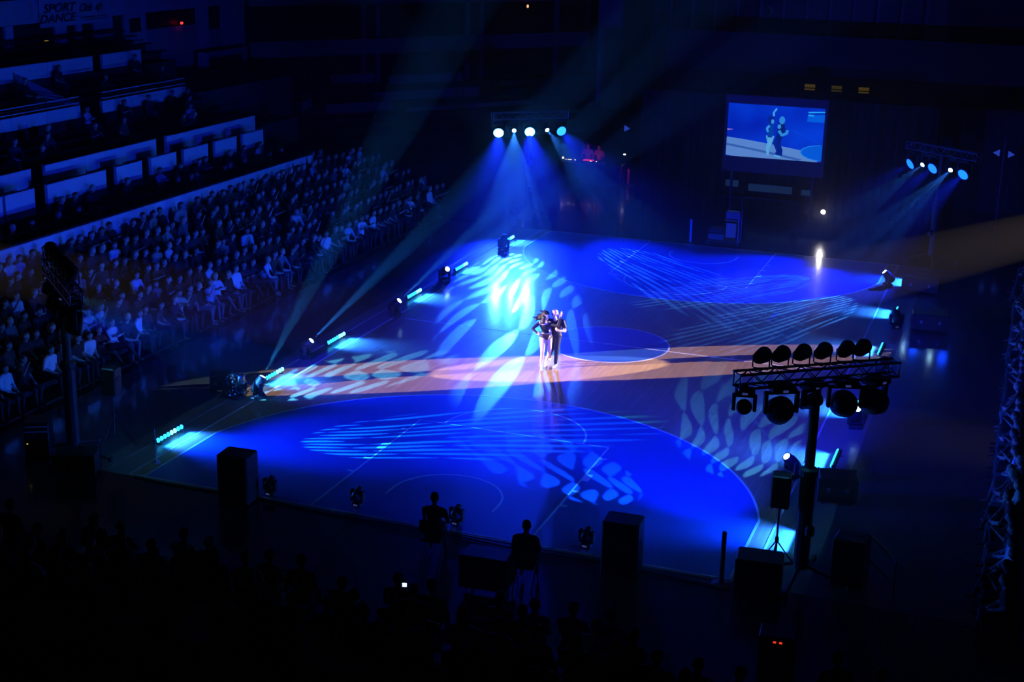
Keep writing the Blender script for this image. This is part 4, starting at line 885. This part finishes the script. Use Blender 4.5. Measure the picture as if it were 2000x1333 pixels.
MB().bevbox((-0.15, -0.1, 1.06), (0.5, 0.3, 0.03), 0.01).build('red_panel', glow('desk_red', (1, 0.03, 0.05), 0.8), t)
spot(t, (-8.3, 24.75, 1.12), (-8.35, 25.6, 1.7), 6, (1, 0.05, 0.08), 130, 0.5, 0.1)
def standing():
    S, H, T, J = 0, 1, 2, 3
    sg = [((-0.08, 0, 0.92), 0.12, (0.08, 0, 0.92), 0.12, J), ((0, 0, 0.98), 0.135, (0, 0.02, 1.28), (0.165, 0.115, 0.14), T), ((-0.15, 0.02, 1.40), 0.07, (0.15, 0.02, 1.40), 0.07, T), ((0, 0.03, 1.46), 0.055, (0, 0.05, 1.54), 0.05, S)] + head_segs((0, 0.08, 1.61), (0, 1, -0.3), S, H)
    for s in (-1, 1):
        sg += [((s * 0.09, 0, 0.90), 0.10, (s * 0.10, 0.02, 0.48), 0.068, J), ((s * 0.10, 0.02, 0.48), 0.062, (s * 0.11, -0.02, 0.09), 0.042, J), ((s * 0.11, -0.03, 0.045), 0.042, (s * 0.12, 0.14, 0.035), 0.034, H),
               ((s * 0.20, 0.02, 1.39), 0.06, (s * 0.27, 0.06, 1.13), 0.045, T), ((s * 0.27, 0.06, 1.13), 0.042, (s * 0.18, 0.30, 1.10), 0.03, S), ((s * 0.18, 0.30, 1.10), 0.032, (s * 0.16, 0.39, 1.08), 0.026, S)]
    return figure('crew', sg, ['pskin', 'phair', 'ptop', 'ptrou'], 0.031, 2)
CREW = standing()
for i, (x, y) in enumerate([(-8.75, 25.75), (-8.15, 25.7)]):
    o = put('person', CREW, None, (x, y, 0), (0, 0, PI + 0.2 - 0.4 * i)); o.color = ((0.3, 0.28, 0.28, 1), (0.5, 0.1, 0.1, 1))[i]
    tag(o, ['crew member behind the sound desk, bending over its tiny white lights', 'red-lit crew member standing behind the sound desk'][i], 'person', 'crew at the sound desk')
t = thing('red_post', 'slim red post beside the sound desk', 'post', (-6.55, 25.2, 0)); MB().tube((0, 0, 0.03), (0, 0, 0.75), 0.06, 10).build('pole', 'redpost', t); MB().lathe([(0.22, 0), (0.22, 0.03), (0.07, 0.05)], 16).build('foot', 'darkmetal', t)
spot(t, (-6.5, 24.3, 1.3), (-6.6, 25.2, 0.35), 10, (1, 0.22, 0.08), 60, 0.6, 0.05)
t = thing('lantern', 'small white lantern on a stand near the red post', 'lamp', (-6.9, 25.6, 0)); MB().bevbox((0, 0, 1.35), (0.12, 0.08, 0.06), 0.015).build('lens', glow('lantern_white', (1, 0.92, 0.85), 3.0), t); MB().tube((0, 0, 0.03), (0, 0, 1.32), 0.02, 6).build('pole', 'darkmetal', t); MB().lathe([(0.2, 0), (0.2, 0.03), (0.04, 0.05)], 12).build('foot', 'darkmetal', t)

def arrow_sign(label, loc, sgn):
    t = thing('arrow_sign', label, 'sign', loc, 0, 'arrow signs at the hall end')
    o = MB().prism([(-0.13 * sgn, 0.15), (0.14 * sgn, 0.0), (-0.13 * sgn, -0.15)][::sgn], 0, 0.02).build('arrow', glow('arrow_blue', (0.03, 0.08, 0.75), 0.7), t, (0, 0, 0), (PI / 2, 0, 0))
    MB().tube((0, 0.03, -loc[2]), (0, 0.03, 0.2), 0.02, 6).build('pole', 'darkmetal', t)
arrow_sign('small lit arrow sign near the sound desk', (-6.38, 24.0, 2.82), 1)
arrow_sign('small lit arrow pointing to the screen, first of the pair by the thin pole', (9.72, 24.0, 2.93), -1)
arrow_sign('small lit arrow pointing away from the screen, second of the pair by the thin pole', (10.32, 24.0, 2.90), 1)
t = thing('flag_pole', 'thin pole between two lit arrow signs', 'pole', (10.02, 24.0, 0)); MB().tube((0, 0, 0.05), (0, 0, 3.6), 0.025, 8).build('pole', 'pale', t); MB().lathe([(0.25, 0), (0.25, 0.05), (0.05, 0.08)], 16).build('foot', 'darkmetal', t)

# ------------------------------------------------------------------ gear around the court
def speaker(label, loc, rz, dims, group='loudspeakers around the court', top=None):
    t = thing('loudspeaker', label, 'loudspeaker', loc, rz, group); w_, d_, h_ = dims
    MB().bevbox((0, 0, h_ / 2), (w_, d_, h_), 0.025).build('cabinet', 'case', t)
    MB().bevbox((0, d_ / 2 + 0.008, h_ / 2), (w_ * 0.9, 0.02, h_ * 0.92), 0.008).build('grille', 'grille', t)
    for s in (-1, 1): MB().bevbox((s * (w_ / 2 + 0.004), 0, h_ * 0.62), (0.012, 0.16, 0.09), 0.004).build('handle', 'darkmetal', t)
    MB().box(-0.09, 0.09, -d_ / 2 - 0.006, -d_ / 2 + 0.002, h_ * 0.2, h_ * 0.32).build('connector_plate', 'darkmetal', t)
    for sx in (-1, 1):
        for sy in (-1, 1): MB().lathe([(0.03, -0.0), (0.03, 0.03)], 8).build('foot', 'cable', t, (sx * w_ * 0.38, sy * d_ * 0.38, -0.005))
    if top: MB().box(-w_ * 0.42, w_ * 0.42, -d_ * 0.42, d_ * 0.42, h_, h_ + 0.012).build('top_plate', top, t)
    return t
speaker('big black loudspeaker on the near base line by the bleacher side', (-3.98, -14.35, 0.006), 0.06, (0.70, 0.55, 1.10))
speaker('big black loudspeaker on the near base line, right of the key line', (4.58, -14.5, 0.006), 0.05, (0.72, 0.55, 1.13))
speaker('squat black loudspeaker in the near corner behind the pole speaker', (7.22, -14.45, 0.006), 0.1, (0.86, 0.6, 0.82))
speaker('black loudspeaker with a pale plate on top at the near corner', (8.75, -13.3, 0.006), -0.1, (0.62, 0.55, 0.98), top='outer')
def pole_speaker(label, loc, z):
    t = thing('speaker_stand', label + ', its tripod stand', 'speaker stand', loc, 0, 'speaker stands'); MB().tube((0, 0, 0.25), (0, 0, z), 0.02, 8).build('pole', 'darkmetal', t)
    for k in range(3): MB().tube((0, 0, 0.7), (0.5 * math.cos(k * 2.09 + .4), 0.5 * math.sin(k * 2.09 + .4), 0), 0.014, 6).build('leg', 'darkmetal', t)
    MB().lathe([(0.035, 0.66), (0.04, 0.7), (0.035, 0.78)], 10).build('collar', 'darkmetal', t)
    speaker(label, (loc[0], loc[1], z + 0.004), 0.1, (0.36, 0.34, 0.66))
pole_speaker('black loudspeaker raised on a pole before the near tower', (7.35, -13.4, 0), 1.42)
pole_speaker('black loudspeaker raised on a pole by the end-on tower', (-8.35, -12.6, 0), 1.25)
for i, (x, y) in enumerate([(-3.5, -13.85), (-1.5, -13.65), (0.8, -13.7), (3.62, -13.7)]):
    moving_head('small unlit black spot on the near base line, %s from the bleacher side' % ['first', 'second', 'third', 'fourth'][i], (x, y, 0), (x + 0.4, y + 3, 2.2), 'spot', False, 'off', 'small spots on the near base line', 0.62, 'floor_spot')
cb = MB(); pts = [(-6.75 + 13.4 * i / 60, -14.13 - 0.05 * math.sin(i * 0.35) - 0.004 * i, 0.02) for i in range(61)]
tag(cb.path(pts, 0.022).build('cable', 'cable'), 'black cable run lying along the near base line', 'cable')
t = thing('corner_post', 'thin pale post at the near corner below the first batten', 'post', (-6.82, -13.2, 0)); MB().tube((0, 0, 0.02), (0, 0, 0.82), 0.012, 8).build('pole', 'pale', t); MB().lathe([(0.10, 0), (0.10, 0.02), (0.03, 0.035)], 12).build('foot', 'pale', t)
t = thing('barrier_post', 'black barrier post on the near base line beside the squat speaker', 'post', (6.5, -14.3, 0)); MB().tube((0, 0, 0.03), (0, 0, 1.05), 0.045, 10).build('pole', 'black', t); MB().lathe([(0.2, 0), (0.2, 0.03), (0.06, 0.06)], 16).build('foot', 'black', t); MB().lathe([(0.03, 1.05), (0.05, 1.07), (0.045, 1.10), (0.02, 1.12)], 12).build('cap', 'black', t)
t = thing('handrail', 'slim handrail at the near corner past the last loudspeaker', 'railing', (9.4, -13.7, 0)); MB().path([(-0.35, 0.6, 1.0), (0.0, 0.1, 0.95), (0.25, -0.25, 0.9)], 0.022).build('rail', 'outer', t)
for x, y in ((-0.33, 0.58), (0.23, -0.22)): MB().tube((x, y, 0), (x, y, 0.93), 0.02, 8).build('post', 'darkmetal', t)
MB().path([(-0.34, 0.58, 0.5), (0.24, -0.23, 0.45)], 0.016).build('rail', 'darkmetal', t)

def heap(label, loc, dims, seed):
    r = random.Random(seed); bm = bmesh.new(); bmesh.ops.create_icosphere(bm, subdivisions=4, radius=1)
    from mathutils import noise
    for v in bm.verts:
        q = v.co.copy(); d_ = 1 + 0.35 * noise.noise(q * 2.1 + Vector((seed, 0, 0))) + 0.14 * noise.noise(q * 7 + Vector((0, seed, 0)))
        v.co = Vector((q.x * dims[0] / 2 * d_, q.y * dims[1] / 2 * d_, max(0, (q.z * 0.6 + 0.4) * dims[2] * d_)))
    me = bpy.data.meshes.new('cover'); bm.to_mesh(me); bm.free(); me.materials.append(M['foil'])
    t = thing('covered_gear', label, 'covered gear', loc); put('cover', me, t); MB().bevbox((0, 0, 0.03), (dims[0] * 0.9, dims[1] * 0.9, 0.06), 0.01).build('base', 'case', t)
heap('gear heap under crumpled shiny black foil beside a moving head', (-7.62, -8.45, 0), (0.62, 0.7, 0.55), 3)
def flight_case(label, loc, rz, dims):
    t = thing('flight_case', label, 'flight case', loc, rz, 'flight cases beside the court'); w_, d_, h_ = dims
    MB().bevbox((0, 0, h_ / 2 + 0.06), (w_, d_, h_), 0.02).build('body', 'case', t)
    for sx in (-1, 1):
        for sy in (-1, 1):
            MB().box(sx * w_ / 2 - 0.018, sx * w_ / 2 + 0.018, sy * d_ / 2 - 0.018, sy * d_ / 2 + 0.018, 0.06, h_ + 0.06).build('corner_edge', 'darkmetal', t)
            MB().lathe([(0.028, -0.015), (0.03, 0), (0.028, 0.015)], 10).build('castor', 'cable', t, (sx * w_ * 0.38, sy * d_ * 0.38, 0.03), (PI / 2, 0, 0))
    MB().box(-w_ / 2 - 0.004, w_ / 2 + 0.004, -d_ / 2 - 0.004, d_ / 2 + 0.004, h_ * 0.62, h_ * 0.66).build('lid_strip', 'darkmetal', t)
    for sx in (-1, 1): MB().bevbox((sx * w_ * 0.25, -d_ / 2 - 0.008, h_ * 0.64), (0.08, 0.02, 0.10), 0.006).build('latch', 'metal', t)
flight_case('black flight case behind the foil-covered heap', (-8.15, -8.2, 0), 0.5, (0.55, 0.5, 0.42))
flight_case('black flight case behind the moving head opposite the bleacher, near the halfway line', (8.75, 5.6, 0), 0.1, (1.1, 0.7, 0.5))
flight_case('black flight case at the far corner below the screen-side tower', (8.1, 10.4, 0), -0.1, (1.2, 0.7, 0.45))
flight_case('black flight case standing under the near tower mast', (7.95, -9.25, 0), 0.2, (0.8, 0.65, 0.55))
flight_case('black rack case in front of the two operators', (2.42, -16.1, 0), 0.05, (0.9, 0.55, 0.66))
flight_case('black case by the foot of the end-on tower', (-8.0, -14.5, 0), 0.4, (0.9, 0.6, 0.5))
t = thing('equipment_rack', 'black equipment rack with two pale strips by the end-on tower', 'rack', (-9.3, -14.1, 0), 0.5)
MB().bevbox((0, 0, 0.5), (0.55, 0.6, 1.0), 0.02).build('body', 'case', t)
for z in (0.78, 0.9): MB().box(-0.24, 0.24, -0.312, -0.298, z, z + 0.025).build('strip', 'pale', t)
MB().box(-0.22, -0.19, -0.312, -0.30, 0.5, 0.52).build('indicator', glow('amber_led', (0.9, 0.7, 0.1), 1.0), t)
t = thing('power_unit', 'power unit with two tiny red indicators in the dark foreground', 'power unit', (8.05, -17.2, 0), 0.1)
MB().bevbox((0, 0, 0.4), (0.6, 0.5, 0.8), 0.02).build('body', 'case', t)
for x in (-0.06, 0.04): MB().box(x, x + 0.05, -0.262, -0.25, 0.70, 0.73).build('indicator', glow('red_led', (1, 0.05, 0.02), 1.0), t)

# ------------------------------------------------------------------ spectators
COL = [('black', (0.010, 0.010, 0.012)), ('dark grey', (0.028, 0.028, 0.03)), ('navy', (0.012, 0.015, 0.035)), ('black', (0.014, 0.013, 0.014)), ('dark red', (0.13, 0.02, 0.025)), ('grey', (0.18, 0.18, 0.20)), ('white', (0.78, 0.78, 0.8)), ('pale blue', (0.35, 0.45, 0.62)), ('brown', (0.08, 0.045, 0.025)), ('beige', (0.45, 0.38, 0.30))]
CW = [20, 16, 16, 12, 6, 5, 4, 4, 8, 2]
def ordn(i):
    return '%d%s' % (i, 'th' if 10 <= i % 100 <= 20 else {1: 'st', 2: 'nd', 3: 'rd'}.get(i % 10, 'th'))
ROWN = ['front', 'second', 'third', 'fourth', 'fifth', 'sixth']
people = []   # x, y, z, rz, variant, colour index, label, group
for r_ in range(6):
    y, k = -12.4, 0
    while y < 15.6:
        if random.random() > 0.05:
            k += 1; ci = random.choices(range(10), CW)[0]
            if r_ == 0 and random.random() < 0.22: ci = 6
            people.append([ROWX[r_] - 0.08 + random.uniform(-.04, .05), y + random.uniform(-.05, .05), ROWZ[r_] + (0.02 if r_ == 0 else 0), -PI / 2 + random.uniform(-.3, .3), random.choice([0, 0, 1, 2, 2, 3, 4, 5, 5]), ci, 'spectator in a %%s top, %s from the near end of the %s bleacher row' % (ordn(k), ROWN[r_]), 'spectators on the bleacher'])
        y += 0.545
TN = 'first second third fourth fifth sixth seventh eighth ninth tenth eleventh twelfth thirteenth fourteenth fifteenth sixteenth seventeenth eighteenth nineteenth twentieth'.split()
names = {-16.78: 'lowest grandstand row behind the white wall', -17.6: 'second grandstand row behind the white wall', -18.35: 'grandstand row before the white parapets'}
for ti, (x, z, y0, y1) in enumerate(TIER):
    dens = 0.25 if x > -19 else (0.17 if x > -23.3 else 0.09); y, k = max(y0, -6) + 0.3, 0
    if x < -27: continue
    while y < y1 - 0.3:
        if random.random() < dens:
            k += 1; people.append([x - 0.14, y, z, -PI / 2 + random.uniform(-.3, .3), random.choice([0, 2, 3, 5, 1]), random.choices(range(10), CW)[0], 'spectator in a %%s top, %s from the near end of the %s grandstand row' % (ordn(k), TN[ti]), 'spectators in the grandstand'])
        y += 0.58
rb = thing('bleacher', 'dark bleacher at the frame edge opposite the packed one', 'bleacher', (11.65, 0, 0))
for i in range(3):
    L = -0.1 + 0.76 * i; MB().box(L - 0.36, L + 0.40, -15, 15, 0.0 if i else -0.004, 0.25 * i + (0.02 if i == 0 else 0)).build('step', 'concrete', rb); MB().bevbox((L + 0.10, 0, 0.25 * i + 0.40), (0.34, 30, 0.06), 0.015).build('bench', 'bench', rb)
    for kk in range(8): MB().box(L + 0.06, L + 0.14, -14 + 3.9 * kk, -13.9 + 3.9 * kk, 0.25 * i, 0.25 * i + 0.38).build('bench_leg', 'darkmetal', rb)
    y, k = -14.5, 0
    while y < 13.5:
        if random.random() > 0.07:
            k += 1; people.append([11.65 + L + 0.08, y, 0.25 * i + (0.02 if i == 0 else 0), PI / 2 + random.uniform(-.25, .25), random.choice([0, 1, 2, 3, 5]), random.choices(range(10), CW)[0], 'spectator in a %%s top at the frame edge, %s along the %s row' % (ordn(k), ROWN[i]), 'spectators opposite the packed bleacher'])
        y += 0.56
nb = thing('bleacher', 'unlit bleacher in the dark foreground below the viewer', 'bleacher', (3.0, -18.6, 0))
for i in range(5):
    Y = -0.1 - 0.85 * i; MB().box(-14, 12, Y - 0.42, Y + 0.43, 0.0 if i else -0.004, 0.28 * i + (0.02 if i == 0 else 0)).build('step', 'concrete', nb); MB().bevbox((-1, Y - 0.10, 0.28 * i + 0.40), (26, 0.34, 0.06), 0.015).build('bench', 'bench', nb)
    x, k = -10.6, 0
    while x < 13:
        if random.random() < (0.62 if i else 0.45):
            k += 1; people.append([x, -18.6 + Y - 0.08, 0.28 * i + (0.02 if i == 0 else 0), random.uniform(-.3, .3), random.choice([0, 2, 3, 5]), random.choices(range(10), CW)[0], 'dark foreground spectator in a %%s top, %s along the %s row' % (ordn(k), ROWN[i]), 'spectators in the dark foreground'])
        x += 0.62
cand = []
for p in people:
    px, py, d = project((p[0], p[1], p[2] + 0.85))
    if -25 < px < 2025 and -30 < py < 1375: cand.append((d, p))
cand.sort(key=lambda c: c[0])
IND = 300
def person(p, name='person'):
    o = put(name, SEATED[p[4]], None, (p[0], p[1], p[2]), (0, 0, p[3])); s_ = 0.95 + 0.10 * ((p[1] * 7.3) % 1); o.scale = (s_, s_, s_); o.color = (*COL[p[5]][1], 1)
    return tag(o, p[6] % COL[p[5]][0], 'person', p[7])
for d, p in cand[:IND]: person(p)
rest = cand[IND:]
if rest:
    ctop = {}
    vs, fs, mi, off = [], [], [], 0
    crowd_mats = ['pskin', 'phair', 'ptrou']
    src = []
    for me in SEATED:
        n = len(me.vertices); co = np.empty(n * 3, np.float32); me.vertices.foreach_get('co', co)
        src.append((co.reshape(-1, 3), [tuple(q.vertices) for q in me.polygons], [q.material_index for q in me.polygons]))
    cols = sorted({p[5] for _, p in rest}); slot = {c: 3 + i for i, c in enumerate(cols)}
    V = []
    for d, p in rest:
        co, f, m0 = src[p[4]]; c, s = math.cos(p[3]), math.sin(p[3]); q = co.copy(); q[:, 0], q[:, 1] = co[:, 0] * c - co[:, 1] * s + p[0], co[:, 0] * s + co[:, 1] * c + p[1]; q[:, 2] += p[2]
        V.append(q); fs += [tuple(i + off for i in t) for t in f]; mi += [(0, 1, slot[p[5]], 2)[k] for k in m0]; off += len(co)
    me = bpy.data.meshes.new('crowd'); me.from_pydata(np.concatenate(V).tolist(), [], fs)
    for k in crowd_mats: me.materials.append(M[k])
    for c in cols: me.materials.append(mat('crowd_top_%d' % c, COL[c][1], 0.75, var=0.1))
    me.polygons.foreach_set('material_index', mi); me.polygons.foreach_set('use_smooth', [True] * len(mi)); me.update()
    tag(put('crowd', me), 'dim crowd of spectators filling the back rows of the stands', 'crowd', None, 'stuff')
print('PEOPLE', len(people), 'in frame', len(cand))

# operators on chairs behind the near base line, phones in the dark
for i, (x, y) in enumerate([(0.98, -15.35), (3.05, -15.75)]):
    folding_chair('black folding chair of the operator %s' % ['by the second base-line spot', 'behind the rack case'][i], (x, y, 0), 0.1, 'operator chairs')
    o = put('person', SEATED[(2, 0)[i]], None, (x, y - 0.02, 0.02), (0, 0, 0.15)); o.color = (0.015, 0.015, 0.02, 1)
    tag(o, 'dark operator seated with back to the viewer %s' % ['by the second base-line spot', 'behind the rack case'][i], 'person', 'operators behind the near base line')
def phone(label, loc, rz, col, st, s_=1.0):
    t = thing('smartphone', label, 'phone', loc, rz, 'phones held in the dark foreground'); MB().bevbox((0, 0, 0), (0.08 * s_, 0.012, 0.15 * s_), 0.004).build('case', 'case', t); MB().box(-0.036 * s_, 0.036 * s_, -0.008, -0.0062, -0.035 * s_, 0.035 * s_).build('display', glow('phone_' + label[:8], col, st), t)
phone('lit white phone display held up in the dark foreground', (1.77, -18.42, 1.0), 0.3, (0.5, 0.65, 1.0), 2.2, 1.1)
phone('cyan phone display in the dark near corner', (-1.8, -22.31, 1.0), 0.45, (0.08, 0.45, 0.9), 0.9, 1.2)
phone('dimmer grey phone display beside the white one', (1.93, -18.35, 0.97), 0.3, (0.2, 0.22, 0.25), 0.25, 0.9)
